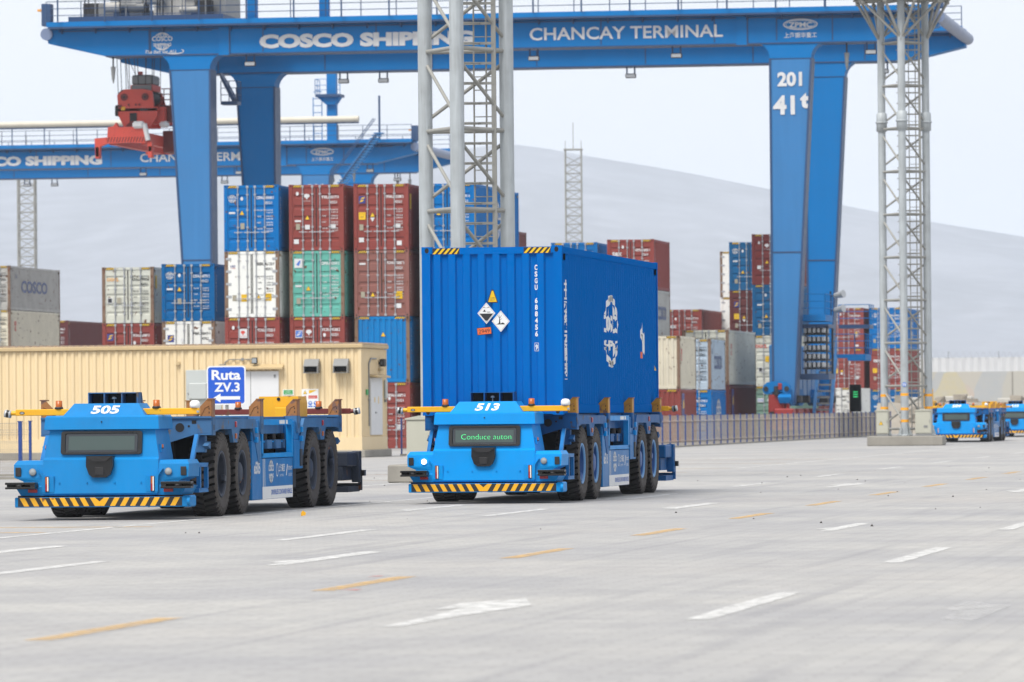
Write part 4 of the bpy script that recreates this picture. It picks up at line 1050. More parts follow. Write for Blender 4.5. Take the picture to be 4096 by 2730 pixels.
# ------------------------------------------------------------------ rail mounted gantry cranes
GX0, GX1, GZ0, GZ1, GD = -24.1, 24.2, 21.06, 22.62, 17.3   # girder ends, soffit, top, spacing
def girder(y, fronted):
    b = MB(); h = 1.5
    P = [(GX0, 21.75), (GX0+3.2, GZ0-.05), (GX1-3.2, GZ0-.05), (GX1, 21.75), (GX1, 22.75), (GX0, 22.75)]
    b.prism(P, 'y', y, y+h, 0)
    # bottom flange, web seams, raised frames, walkway edge
    b.box(GX0+3.2, GX1-3.2, y-.06, y+h+.06, GZ0-.09, GZ0-.02, 1)
    for x in (-18.4, -12.2, -6, 0, 6.2, 12.3, 18.6): b.box(x-.03, x+.03, y-.02, y, GZ0+.05, 22.5, 1)
    b.box(GX0+.6, GX1-.6, y-.05, y, 22.36, 22.42, 1)
    b.box(GX0+.1, GX1-.1, y-.75, y+.1, 22.60, 22.86, 2 if not fronted else 0)
    b.box(GX0+.2, GX1-.2, y-.74, y, 22.50, 22.60, 1)
    for i in range(26):
        x = GX0+.8+i*(GX1-GX0-1.6)/25; b.prism([(y-.72, 22.6), (y, 22.6), (y, 22.25)], 'x', x-.04, x+.04, 1)
    if fronted:
        for x0, x1 in ((GX0+5.6, -15.0), (15.6, 22.5)): b.box(x0, x1, y-.035, y, 22.28, 22.34, 1); b.box(x0, x0+.05, y-.035, y, GZ0+.1, 22.3, 1)
        for x in (-14.35, 13.75):
            b.box(x-.28, x+.28, y-.07, y, GZ0-.12, 22.45, 0); b.box(x+.28, x+.34, y-.06, y, GZ0, 22.3, 1)
    return b
def leg(s, y):
    """s = -1 left, 1 right; inner edge upright, outer edge tapering down"""
    b = MB(); c = 15.25 if s > 0 else -15.15
    t = 1.45
    def xs(z):
        k_ = min(1, z/20.3)
        return (c, c+s*(1.05+1.15*k_))
    for z0, z1 in ((1.9, 9.9), (9.9, 20.2)):
        a0, a1 = xs(z0); c0, c1 = xs(z1)
        b.hexa([(a0, y+.02, z0), (a1, y+.02, z0), (a1, y+t, z0), (a0, y+t, z0)], [(c0, y+.02, z1), (c1, y+.02, z1), (c1, y+t, z1), (c0, y+t, z1)], 0)
        b.box(min(c0, c1)-.01, max(c0, c1)+.01, y, y+.05, z1-.04, z1+.04, 1)
    # flared knee joining the girder
    a0, a1 = xs(20.2); lo, hi = min(a0, a1), max(a0, a1)
    n = 6; r = .85; Q = []
    for i in range(n+1):
        a = R(90*i/n); Q.append((hi+r-r*math.cos(a), 20.2+r*math.sin(a)))
    Pl = [(lo-r+r*math.cos(R(90*i/n)), 20.2+r*math.sin(R(90*i/n))) for i in range(n+1)]
    b.prism([(lo, 20.2)]+[(hi, 20.2)]+Q[1:]+Pl[::-1][:-1], 'y', y-.012, y+1.45, 2)
    # edge stiffener running down both faces
    a0, a1 = xs(1.9); c0, c1 = xs(20.2)
    for p, q in ((a0, c0), (a1, c1)):
        b.hexa([(p-.05, y-.04, 1.9), (p+.05, y-.04, 1.9), (p+.05, y+t+.03, 1.9), (p-.05, y+t+.03, 1.9)], [(q-.05, y-.04, 20.2), (q+.05, y-.04, 20.2), (q+.05, y+t+.03, 20.2), (q-.05, y+t+.03, 20.2)], 1)
    return b
def railing(pts, h=1.1, step=1.9):
    b = MB()
    for p, q in zip(pts, pts[1:]):
        p, q = Vector(p), Vector(q); n = max(1, int((q-p).length/step))
        for i in range(n+1):
            a = p+(q-p)*i/n; b.cyl(a, a+Vector((0, 0, h)), .03, n=5)
        for z in (.35, .72, h): b.cyl(p+Vector((0, 0, z)), q+Vector((0, 0, z)), .022, n=5)
    return b
def floodlight():
    b = MB()
    for s in (-1, 1): b.cyl((s*.22, 0, 0), (s*.22, 0, -.4), .05, n=5)
    b.box(-.3, .3, -.12, .12, -.62, -.36, 1, .04); b.box(-.26, .26, -.135, -.11, -.58, -.40, 2)
    b.cyl((0, 0, 0), (0, 0, .12), .08, n=8)
    return b
def hookb():
    b = MB(); b.cyl((0, 0, 0), (0, 0, -.7), .05, n=6); b.cyl((0, 0, -.6), (0, 0, -1.3), .14, .08, n=8, m=1); b.cyl((0, 0, -1.2), (0, 0, -1.5), .09, .03, n=8, m=1); return b
def machinery():
    b = MB(); r = random.Random(3)
    b.box(-23.2, -14.6, 1.0, 16.0, 22.95, 23.25, 1)
    for i in range(34):
        x = r.uniform(-22.6, -15.4); y = r.uniform(1.2, 6); z = 23.25
        wx, wz = r.uniform(.2, .7), r.uniform(.3, 1.1)
        b.box(x-wx, x+wx, y, y+r.uniform(.5, 1.2), z, z+wz, r.choice((0, 0, 2, 1, 3)), .03)
    for i in range(10):
        x = r.uniform(-22, -16); z = r.uniform(23.5, 24.6); b.cyl((x, 1.6, z), (x+r.uniform(.8, 1.8), 1.6, z), r.uniform(.14, .32), n=10, m=r.choice((0, 2)))
    for i in range(14):
        x = r.uniform(-22.6, -15.4); b.cyl((x, 1.1, 23.2), (x, 1.1, 25.6), .04, n=5, m=r.choice((2, 3)))
    for z in (24.2, 24.9, 25.5): b.cyl((-22.6, 1.1, z), (-15.4, 1.1, z), .03, n=5, m=2)
    b.box(-17.8, -14.7, 2.2, 6, 23.2, 26, 2)
    return b
def stair():
    b = MB()
    for i in range(12):
        z = .5+i*.34; y = 6.2+i*.34
        b.box(16.7, 17.6, y, y+.26, z-.05, z+.05, 1)
    for x in (16.7, 17.6):
        b.prism([(6.0, .35), (6.3, .35), (10.3, 4.45), (10.0, 4.45)], 'x', x-.04, x+.04, 0)
        b.cyl((x, 6.1, 1.4), (x, 10.2, 5.5), .035, n=5); b.cyl((x, 6.1, .9), (x, 10.2, 5.0), .025, n=5)
        for i in range(5): b.cyl((x, 6.1+i, .4+i), (x, 6.1+i, 1.4+i), .03, n=5)
    return b
def landings(k_):
    b = MB()
    if k_ == 0: b.box(16.2, 18.2, 10.1, 12.2, 4.35, 4.55, 0); b.box(18.2, 19.2, 10.1, 13.2, 4.2, 4.55, 0)
    elif k_ == 1: b.box(16.4, 17.9, 1.6, 5.4, 6.25, 6.6, 0)
    else: b.box(17.5, 19.2, 12.4, 14.6, 6.0, 6.2, 1)
    for p in ((((16.2, 10.1, 4.55), (18.6, 10.1, 4.55), (19.2, 10.1, 4.55), (19.2, 13.2, 4.55)), ((16.4, 1.6, 6.6), (17.9, 1.6, 6.6), (17.9, 5.4, 6.6)), ((17.5, 12.4, 6.2), (19.2, 12.4, 6.2), (19.2, 14.6, 6.2)))[k_],):
        q = railing(p, 1.1, 1.0); b.v, b.f, b.m, b.s = b.v+q.v, b.f+[tuple(i+len(b.v) for i in f) for f in q.f], b.m+q.m, b.s+q.s
    return b
def cable_reel():
    b = MB()
    b.box(16.4, 18.0, 2.2, 5.2, 3.15, 3.45, 0); b.box(16.4, 18.0, 2.2, 5.2, 5.9, 6.1, 0)
    for x in (16.45, 17.9):
        for y in (2.25, 5.1): b.box(x-.05, x+.05, y-.05, y+.05, 3.4, 6.0, 1)
    for r_ in range(5):
        b.box(16.6, 17.8, 2.4, 5.0, 3.7+r_*.46, 3.78+r_*.46, 1)
        for c_ in range(5): b.box(16.65+c_*.24, 16.80+c_*.24, 2.35, 4.8, 3.8+r_*.46, 4.06+r_*.46, 2, .02)
    return b
def bogie():
    b = MB()
    b.prism([(-1.6, 2.2), (-.9, 2.65), (.9, 2.65), (1.6, 2.2), (1.5, 1.9), (.6, 1.75), (-.6, 1.75), (-1.5, 1.9)], 'x', -.28, .28, 0)
    for y in (-1.35, 1.35):
        b.box(-.5, .5, y-.7, y+.7, .55, 1.6, 1, .06); b.prism([(y-.8, .5), (y+.8, .5), (y+.5, .9), (y-.5, .9)], 'x', -.55, .55, 1)
        for d in (-.45, .45): b.cyl((-.25, y+d, .36), (.25, y+d, .36), .36, n=16, m=2)
    for y in (-1.35, 1.35): b.cyl((-.34, y, 2.15), (.34, y, 2.15), .2, n=12, m=0)
    b.box(.3, .75, -.35, .3, 1.9, 2.3, 2, .04); b.box(-.75, -.3, -.5, .2, 2.0, 2.5, 1, .04)
    return b
def rail_yoke():
    b = MB()
    b.prism([(-.74, 2.62), (-.66, 2.42), (-.5, 2.36), (-.2, 2.5), (.2, 2.5), (.5, 2.36), (.66, 2.42), (.74, 2.62), (.68, 2.84), (.5, 3.0), (.2, 3.05), (-.2, 3.05), (-.5, 3.0), (-.68, 2.84)], 'y', -.1, .35, 0)
    for x in (-.55, .55): b.cyl((x, -.16, 2.66), (x, -.1, 2.66), .13, n=14, m=2)
    b.box(-.44, .44, -.05, .6, .5, 2.36, 1, .05); b.prism([(-.46, 1.1), (.46, 1.1), (.40, 1.45), (-.34, 1.45)], 'y', -.3, -.05, 2); b.box(-.12, .1, -.22, -.1, 2.3, 2.8, 2, .03); b.box(.1, .3, -.2, -.1, 2.6, 2.95, 1, .02)
    b.box(-.7, -.48, -.1, .5, .4, 1.2, 1, .03); b.box(.5, .66, -.1, .5, .9, 2.3, 1, .02)
    b.cyl((-.2, .2, .36), (.2, .2, .36), .36, n=16, m=2)
    return b
def crane(x, y, label):
    root = empty("gantry_crane", (x, y, 0)); tag(root, label, "gantry crane", "blue gantry cranes")
    M3 = [crane_b, crane_d, crane_b]
    for yy, fr in ((0, True), (GD, False)):
        g_ = girder(yy, fr).build("girder", [crane_b, crane_d, crane_b], root)
        pts = [(GX0+.1, yy-.7, 22.86), (GX1-.1, yy-.7, 22.86)]
        railing(pts).build("railing", [crane_d], g_)
        for s in (-1, 1):
            lg = leg(s, yy).build("leg", [crane_leg if fr else crane_b, crane_d, crane_b], root)  # front legs take the lit blue, rear legs the plain one
            if fr and s > 0:
                b = MB(); M = front(-.02)
                b.text("201", 16.3, 18.75, .98, M, 0, .04); b.text("41", 15.98, 17.25, 1.35, M, 0, .035); b.text("t", 17.1, 17.6, 1.1, M, 0, .06)
                b.build("lettering", [wornwhite], lg, fix=False)
        if fr:
            b = MB(); M = front(-.03)
            b.text("COSCO SHIPPING", -6.55, 21.32, .92, M, 0, .06, width=11.7); b.text("CHANCAY TERMINAL", 7.55, 21.42, .92, M, 0, .016, width=10.4)
            globe(b, -17.75, 21.75, 1.15, M, 0); b.text("The Belt for ALL", -17.85, 21.1, .26, M, 0, .01, shear=.3); b.ring(-17.1, 21.2, .55, .16, .05, M, 0, 16, R(200), R(400))
            b.ring(16.9, 21.98, .92, .30, .06, M, 0, 28); b.ring(16.9, 21.98, .80, .22, .03, M, 0, 28); b.text("ZPMC", 16.9, 21.84, .36, M, 0, .03, width=1.25)
            b.text("上海振华重工", 16.9, 21.30, .30, M, 0, .01, width=1.75)
            b.build("lettering", [wornwhite], g_, fix=False)
        for xx in ((-13.0, 2.5, 10.2, 20.6) if fr else (-11.2, -8.9, 5.3, 14.1, 19.6)):
            place("floodlight", cached(("floodlight",), floodlight, [crane_d, blackm, silver]), root, (xx, yy+.4, GZ0-.1))
        for xx in ((-20.6, 19.3) if fr else (19.6, 20.6)):
            place("hook", cached(("hook",), hookb, [blackm, grey]), root, (xx, yy+.5, GZ0))
    for s, xx in ((-1, GX0-.05), (1, GX1+.05)):
        b = MB(); b.cyl((xx, -.15, 22.25), (xx, GD+1.6, 22.25), .33, n=20); b.box(xx-.25, xx+.25, -.2, .5, 22.7, 23.9, 1); b.box(xx-.5, xx-.1, -.1, .3, 23.5, 23.62, 2)
        b.build("end_tube", [mat("crane_tube_faded_paint", (132, 150, 186), .4, .15, k=.65), crane_d, orange_m], root)
        lx = 15.95 if s > 0 else -15.85
        b = MB(); a_, c_ = s*15.0, s*15.85; b.box(a_, c_, .5, GD+1.6, 2.2, 5.0, 0, .05)
        for yy in (3.2, 4.4, 6.6, 8.8, 11, 13.2): b.box(c_-.03, c_+.03, yy, yy+.1, 2.3, 4.95, 1)
        b.box(min(a_, c_)-.05, max(a_, c_)+.05, .5, GD+1.6, 2.2, 2.3, 1)
        b.build("sill_beam", [crane_leg, crane_b], root)
        place("rail_yoke", cached(("rail_yoke",), rail_yoke, [crane_b, bogie_r, blackm]), root, (s*15.5, -.55, 0))
        for yy in (.7, 4.6, GD-3.2, GD+.7): place("bogie", cached(("bogie",), bogie, [crane_b, bogie_r, blackm]), root, (lx, yy, 0))
    b = MB()
    for yy in (3.5,):
        for xx in (-12.85, -8.9): b.box(xx-.25, xx+.25, yy-3.3, yy-2.8, 22.4, 27.5, 0); b.box(xx-.36, xx+.36, yy-3.4, yy-2.7, 22.2, 22.6, 0)
    b.build("post", [crane_b], root)
    b = MB(); b.cyl((GX0+.5, -1.0, 24.45), (GX1-4.2, -1.0, 24.45), .25, n=12, m=0)
    for i in range(17): xx = GX0+.8+i*2.6; b.cyl((xx, -1.0, 22.8), (xx, -1.0, 24.2), .05, n=6, m=1)
    b.box(GX0+.5, GX1-4.2, -1.05, -.95, 24.1, 24.2, 1)
    b.build("cable_duct", [mat("duct_beige", (222, 216, 200), .5, .15, k=.7), crane_d], root)
    machinery().build("trolley", [mat("machinery_white", (214, 212, 206), .5, .2, k=.7), crane_d, grey, blackm], root)
    stair().build("stair", [crane_leg, grey], root); [landings(q_).build("platform", [crane_b, crane_d], root) for q_ in range(3)]; cable_reel().build("resistor_rack", [crane_d, blackm, silver], root)
    b = MB()
    for z in (6.95, 7.75): b.cyl((17.6, 9.6, z), (18.1, 9.3, z+.1), .14, .22, n=10); b.cyl((17.3, 9.6, z), (17.6, 9.6, z), .05, n=6, m=1)
    b.cyl((17.35, 9.6, 6.4), (17.35, 9.6, 8), .05, n=6, m=1); b.build("spotlight", [silver, blackm], root)
    b = MB(); b.box(18.1, 18.7, 12.0, 12.5, 1.4, 2.9, 0, .03); M = front(11.995)
    for z in (2.2, 2.33, 2.46): b.rect(18.3, 18.55, z, z+.05, M, 1); b.build("status_display", [blackm, led_green], root, fix=False)
    # inclined access stair inside the left leg pair
    b = MB()
    b.box(-15.12, -14.2, 2.6, 3.6, 18.42, 18.6, 1); b.hexa([(-15.15, 2.6, 19.9), (-15.15, 2.6, 20.15), (-15.15, 3.5, 20.15), (-15.15, 3.5, 19.9)], [(-14.5, 2.6, 18.6), (-14.35, 2.6, 18.75), (-14.35, 3.5, 18.75), (-14.5, 3.5, 18.6)], 1)
    q = railing([(-15.1, 2.6, 18.6), (-14.2, 2.6, 18.6), (-14.2, 3.6, 18.6)], 1.1, .45); b.v, b.f, b.m, b.s = b.v+q.v, b.f+[tuple(i+len(b.v) for i in f) for f in q.f], b.m+q.m, b.s+q.s
    b.build("access_platform", [crane_d, crane_d], root)
    return root
c1 = crane(-49.9, 300, "big blue gantry crane with number 201 on its right leg, spanning the photo")
c2 = copy_tree(c1); c2.location = (-102.3, 435, 0)
for ch in list(c2.children):
    if ch.name.split(".")[0] in ("post", "trolley"): bpy.data.objects.remove(ch)
c2["label"] = "second blue gantry crane far behind at left, lettered girder partly hidden by the nearer crane"
b = MB(); b.box(16.0, 16.75, 6.5, 7.2, 22.6, 32, 0); b.box(15.2, 17.2, 5.9, 7.8, 26.6, 26.82, 1)
b.prism([(15.3, 26.6), (17.1, 26.6), (16.7, 26.0), (16.0, 26.0)], 'y', 6.2, 7.4, 0)
q = railing([(17.2, 5.9, 26.8), (15.2, 5.9, 26.8), (15.2, 7.8, 26.8)], 1.2, .8); b.v, b.f, b.m, b.s = b.v+q.v, b.f+[tuple(i+len(b.v) for i in f) for f in q.f], b.m+q.m, b.s+q.s
for xx in (14.9, 15.6):
    b.cyl((xx, 6.6, 23), (xx, 6.6, 26.6), .04, n=5)
for i in range(8): b.cyl((14.9, 6.6, 23.2+i*.55), (15.6, 6.6, 23.2+i*.55), .03, n=5)
b.build("mast", [crane_b, crane_d], c2)
b = MB()
for i in range(22):
    t = i/21; b.box(18.2+3.2*t, 18.9+3.2*t, -2.3, -1.5, 19.0+4.2*t, 19.1+4.2*t, 1)
for yy in (-2.3, -1.5): b.cyl((18.4, yy, 19), (21.6, yy, 23.2), .06, n=5); b.cyl((18.0, yy, 20.0), (21.4, yy, 24.4), .04, n=5)
b.cyl((21.7, -1.4, 22.8), (21.7, -1.4, 26.2), .09, n=6)
b.build("access_stair", [crane_d, crane_leg], c2)

def spreader():
    root = empty("container_spreader", (-70.05, 303.5, 16.35)); tag(root, "red container spreader hanging on ropes under the left end of crane 201", "spreader")
    b = MB()          # lifting headblock with sheaves
    b.prism([(-1.0, 2.0), (-.95, 1.75), (-.6, 1.0), (.9, 1.0), (1.25, 1.5), (1.3, 2.0)], 'y', 0, .25, 0); b.prism([(-.9, 2.0), (1.1, 2.0), (1.0, 2.95), (.5, 3.05), (-.55, 3.05), (-.95, 2.75)], 'y', .003, .25, 0)
    b.prism([(-1.0, 2.0), (-.6, 1.0), (.9, 1.0), (1.3, 2.0), (1.0, 2.95), (-.95, 2.75)], 'y', 2.3, 2.55, 0)
    for x in (-.55, .55): b.cyl((x, .2, 2.65), (x, 2.4, 2.65), .42, n=18, m=1)
    b.box(-.9, 1.3, .0, 2.5, 1.85, 2.05, 0); b.box(.55, 1.6, .4, 3.4, 1.2, 2.1, 0, .04); b.box(1.2, 2.6, 1.0, 4.2, 1.3, 2.2, 2, .05)
    for x in (-.55, .62): b.cyl((x, -.04, 2.62), (x, .0, 2.62), .20, n=16, m=2); b.cyl((x, -.06, 2.62), (x, -.04, 2.62), .07, n=10, m=1)
    b.box(-.25, .15, -.03, .02, 1.15, 1.75, 1); b.box(.35, .75, -.03, .02, 1.85, 2.0, 1); b.box(-.72, -.5, -.04, .02, 1.9, 2.1, 3); b.prism([(-.5, 1.0), (-.2, 1.3), (.2, 1.3), (.5, 1.0)], 'y', -.06, 0, 2)
    for x in (-.3, .1, .3): b.cyl((x, -.05, 2.2), (x, 0, 2.2), .06, n=8, m=2)
    for x in (1.45, 1.8, 2.15, 2.5):
        b.cyl((x, 1.0, 2.1), (x, 1.0, 3.1), .03, n=5, m=2)
    for z in (2.5, 2.8, 3.1): b.cyl((1.3, 1.0, z), (2.6, 1.0, z), .03, n=5, m=2)
    b.box(-1.05, -.9, -.1, 1.2, 1.6, 2.15, 1); b.box(-1.0, -.7, -.05, .2, 2.05, 2.2, 2)
    b.build("headblock", [spred, blackm, darkred, yellow], root)
    b = MB(); b.box(-.2, .95, .3, 2.2, 3.3, 3.85, 0, .08); b.box(-.25, 1.0, .25, 2.25, 2.95, 3.3, 1); b.box(-.18, .93, .2, .26, 2.98, 3.28, 0); b.box(.1, .3, .6, .9, 3.85, 4.05, 1)
    b.build("cable_basket", [grey, spred], root)
    b = MB()          # end beam and main frame
    b.prism([(-1.35, .15), (-1.3, .95), (-1.0, 1.0), (-.85, 1.2), (-.72, .95), (.75, .95), (.75, .25), (1.0, .1), (1.15, .1), (1.15, -.4), (.95, -.4), (.9, .05), (-.1, .1), (-.3, .1), (-1.4, .05), (-1.75, -.1), (-1.8, -.65), (-2.0, -.65), (-2.05, .35), (-1.4, .4)], 'y', -.8, -.35, 0)
    b.box(-1.3, -.9, -.4, 12.0, .0, .5, 0); b.box(.5, .95, -.4, 12.0, .0, .6, 0); b.box(.9, 2.2, 3.0, 5.5, -.3, .9, 1, .05); b.box(-2, 1.2, 11.5, 12.0, .0, .6, 0)
    b.box(.1, .75, -1.0, -.4, .85, 1.25, 2, .12); b.cyl((.75, -.8, 1.1), (.95, -.8, .2), .14, n=10, m=2); b.box(1.3, 1.8, .3, .9, .95, 1.3, 2, .12)
    for x in (-1.9, 1.05): b.box(x-.12, x+.12, -.8, -.3, -.75, -.1, 0, .03)
    M = front(-.803); 
    for i in range(14): b.poly([(-1.35+i*.16, .12), (-1.28+i*.16, .12), (-1.18+i*.16, .40), (-1.25+i*.16, .40)], M, 1)
    b.build("frame", [spred, darkred, white], root)
    b = MB()
    for x0, x1 in ((-.95, -1.05), (-.75, -.85), (-.35, -.6), (.2, .1), (.55, .7), (.95, 1.0)):
        for y in (.3, 2.3): b.cyl((x0, y, 2.7), (x1, y, 6.2), .022, n=5)
    b.cyl((-.95, .3, 6.0), (.1, .5, 3.6), .018, n=5)
    b.build("rope", [blackm], root)
    # trolley rope guide hanging under the girder
spreader()

# ------------------------------------------------------------------ light masts of tubular lattice
def mast(x, y, label, bands=True, number=None, topz=24):
    root = empty("light_mast", (x, y, 0), R(2.5)); tag(root, label, "light mast", "silver lattice light masts")
    b = MB(); b.box(-1.55, 1.6, -1.7, 1.5, 0, .40, 0, .03); b.build("concrete_base", [conc], root)
    rr = 1.07; L3 = [(-.925, .53), (0, -rr), (.925, .53)]; zt = topz
    for i, (lx, ly) in enumerate(L3):
        b = MB(); b.cyl((lx, ly, .4), (lx, ly, zt), .165, .155, n=18); b.lathe([(.165, 13.2), (.225, 13.22), (.225, 13.95), (.165, 14.0)], 'z', (lx, ly, 0), 16)
        b.lathe([(.16, 13.55), (.26, 13.55), (.26, 13.62), (.16, 13.62)], 'z', (lx, ly, 0), 16)
        b.lathe([(.0, .4), (.3, .4), (.3, .46), (.16, .47)], 'z', (lx, ly, 0), 16)
        for a in range(6):
            ca, sa = math.cos(a*math.pi/3), math.sin(a*math.pi/3); b.prism([(.15, .46), (.30, .46), (.15, .80)], 'y', -.01, .01) if False else b.hexa([(lx+ca*.15, ly+sa*.15, .46), (lx+ca*.29, ly+sa*.29, .46), (lx+ca*.29+.01, ly+sa*.29+.01, .46), (lx+ca*.15+.01, ly+sa*.15+.01, .46)], [(lx+ca*.15, ly+sa*.15, .85), (lx+ca*.16, ly+sa*.16, .85), (lx+ca*.16+.01, ly+sa*.16+.01, .85), (lx+ca*.15+.01, ly+sa*.15+.01, .85)])
        if bands:
            for z in ((1.52, 2.05) if i != 1 else (1.0, 1.5, 2.1)):
                zz = z if i != 1 else z-.02
                b.lathe([(.168, zz), (.168, zz+.11)], 'z', (lx, ly, 0), 18, 1)
        o = b.build("leg", [galv, bandy], root)
        if number and i == 1:
            b = MB(); M = front(-rr-.172); b.disc(0, 2.55, .10, M, 1); b.text(number, 0, 2.49, .16, M @ Matrix.Translation((0, 0, .002)), 0, .01, width=.15); b.build("number_plate", [white, sky_m], o, fix=False)
    b = MB(); z = .7
    while z < zt-.5:
        for i in range(3):
            p, q = Vector((*L3[i], z)), Vector((*L3[(i+1) % 3], z)); d = (q-p).normalized()*.15
            b.cyl(p+d, q-d, .05, n=8)
            p2, q2 = Vector((*L3[i], z+1.8-.22)), Vector((*L3[(i+1) % 3], z+.22))
            dd = (q2-p2).normalized()*.17
            b.cyl(p2+dd, q2-dd, .042, n=8)
        z += 1.8
    b.build("bracing", [galv_d], root)
    b = MB(); lx, ly = .36, .1
    b.box(lx+.28, lx+.38, ly-.05, ly+.05, .4, zt, 0)
    for dx in (-.12, .16): b.cyl((lx+dx, ly, .4), (lx+dx, ly, zt), .022, n=6)
    z = .7
    while z < zt: b.cyl((lx-.14, ly, z), (lx+.3, ly, z), .013, n=5); z += .3
    z = 2.2
    while z < zt:
        pts = [(lx-.3+.32*math.cos(R(a)), ly-.06-.32*math.sin(R(a)), z) for a in range(0, 181, 30)]
        b.box(lx-.34, lx+.34, ly-.06, ly-.03, z-.03, z+.03); b.tube(pts, .02, 5); z += .45
    b.build("ladder", [galv_d], root)
    b = MB(); z0, z1 = zt-5.9, zt-5.9+2.95
    hz = 18.75
    for i, (lx, ly) in enumerate(L3):
        for a in range(-60, 61, 40):
            an = math.atan2(ly, lx)+R(a); e = Vector((2.0*math.cos(an), 2.0*math.sin(an), hz)); s_ = Vector((lx*1.05, ly*1.05, 17.0)); b.cyl(s_, e, .06, n=7)
            b.lathe([(0, -.1), (.1, -.06), (.1, .06), (0, .1)], 'z', tuple(s_+(e-s_)*.9), 8); b.lathe([(0, -.1), (.11, -.06), (.11, .06), (0, .1)], 'z', tuple(s_), 8)
    b.cyl((0, 0, hz), (0, 0, hz+.05), 2.05, n=24, m=0)
    for a in range(0, 180, 30): b.cyl((2.05*math.cos(R(a)), 2.05*math.sin(R(a)), hz-.05), (-2.05*math.cos(R(a)), -2.05*math.sin(R(a)), hz-.05), .06, n=6)
    q = railing([(2.1*math.cos(R(a)), 2.1*math.sin(R(a)), hz+.14) for a in range(0, 361, 30)], 1.1, 3); b.v, b.f, b.m, b.s = b.v+q.v, b.f+[tuple(i+len(b.v) for i in f) for f in q.f], b.m+q.m, b.s+q.s
    b.build("platform", [galv_d], root)
    return root
mast(-21.50, 125.97, "near silver lattice mast rising behind the loaded blue container", bands=False)
mast(-21.90, 238.07, "silver lattice mast with yellow bands on a concrete base, at the photo's right", number="05")
def slim_mast(x, y, h, label, wd=1.5):
    root = empty("lattice_mast", (x, y, 0), R(8)); tag(root, label, "lattice mast", "distant slim lattice masts")
    b = MB(); hw = wd/2
    for sx in (-1, 1):
        for sy in (-1, 1): b.cyl((sx*hw, sy*hw, 0), (sx*hw, sy*hw, h), .08, n=6)
    b.build("frame", [galv_d], root)
    b = MB(); z = 0; k_ = 0
    while z < h-.8:
        for f in range(4):
            c_ = [(-hw, -hw), (hw, -hw), (hw, hw), (-hw, hw)]; p, q = c_[f], c_[(f+1) % 4]
            if k_ % 2: p, q = q, p
            b.cyl((p[0], p[1], z), (q[0], q[1], z+.8), .035, n=5); b.cyl((p[0], p[1], z), (q[0], q[1], z), .03, n=5)
        z += .8; k_ += 1
    b.build("bracing", [galv_d], root)
    b = MB(); b.box(-hw-.15, hw+.15, -hw-.15, hw+.15, h, h+.1); b.cyl((0, 0, h), (0, 0, h+2.6), .035, n=5); b.cyl((-hw, 0, h), (-hw, 0, h+.9), .03, n=5); b.cyl((hw, 0, h), (hw, 0, h+.9), .03, n=5)
    b.build("top_platform", [galv_d], root)
slim_mast(-79.95, 530, 26.2, "distant slim lattice mast with a rod on top, standing against the hills")
slim_mast(-125.4, 500, 24.4, "distant slim lattice mast below the far crane girder at the left edge", 1.5)

# electrical cabinets on the mast bases
def cabinet(x, y, w_, h_, d_, label, sticker_=True, valves=False, z0=.40, grp="cream cabinets on the mast bases"):
    root = empty("electrical_cabinet", (x, y, z0), R(2.5)); tag(root, label, "electrical cabinet", grp)
    b = MB(); b.box(-w_/2, w_/2, 0, d_, .1, h_-.06, 0, .012); b.prism([(-w_/2-.03, h_-.06), (w_/2+.03, h_-.06), (w_/2+.03, h_-.03), (0, h_+.03), (-w_/2-.03, h_-.03)], 'y', -.03, d_+.03, 0)
    b.box(-w_/2+.01, w_/2-.01, .01, d_-.01, 0, .1, 1)
    b.build("body", [cab_m, grey], root)
    b = MB(); b.box(-w_/2+.04, w_/2-.04, -.012, .0, .13, h_-.1, 0, .005); b.box(w_/2-.07, w_/2-.05, -.03, -.01, h_*.5, h_*.62, 1)
    if sticker_: sticker(b, 'tri', -w_*.12, h_*.5, front(-.015), .8)
    if valves: b.cyl((w_*.1, -.03, .4), (w_*.1, .0, .4), .05, n=10, m=1); b.cyl((w_*.22, -.03, .4), (w_*.22, .0, .4), .05, n=10, m=1)
    b.build("door", [cab_m, grey, stick_y, stick_k], root)
cabinet(-22.75, 236.55, .50, 1.10, .62, "narrow cream cabinet with yellow warning triangle at the foot of the right mast")
cabinet(-21.05, 236.55, .66, 1.10, .62, "wider cream cabinet with pipe stubs at the foot of the right mast", False, True)
cabinet(-22.33, 124.6, .56, 1.06, .62, "cream cabinet beside the loaded truck, at the near mast's foot", False)

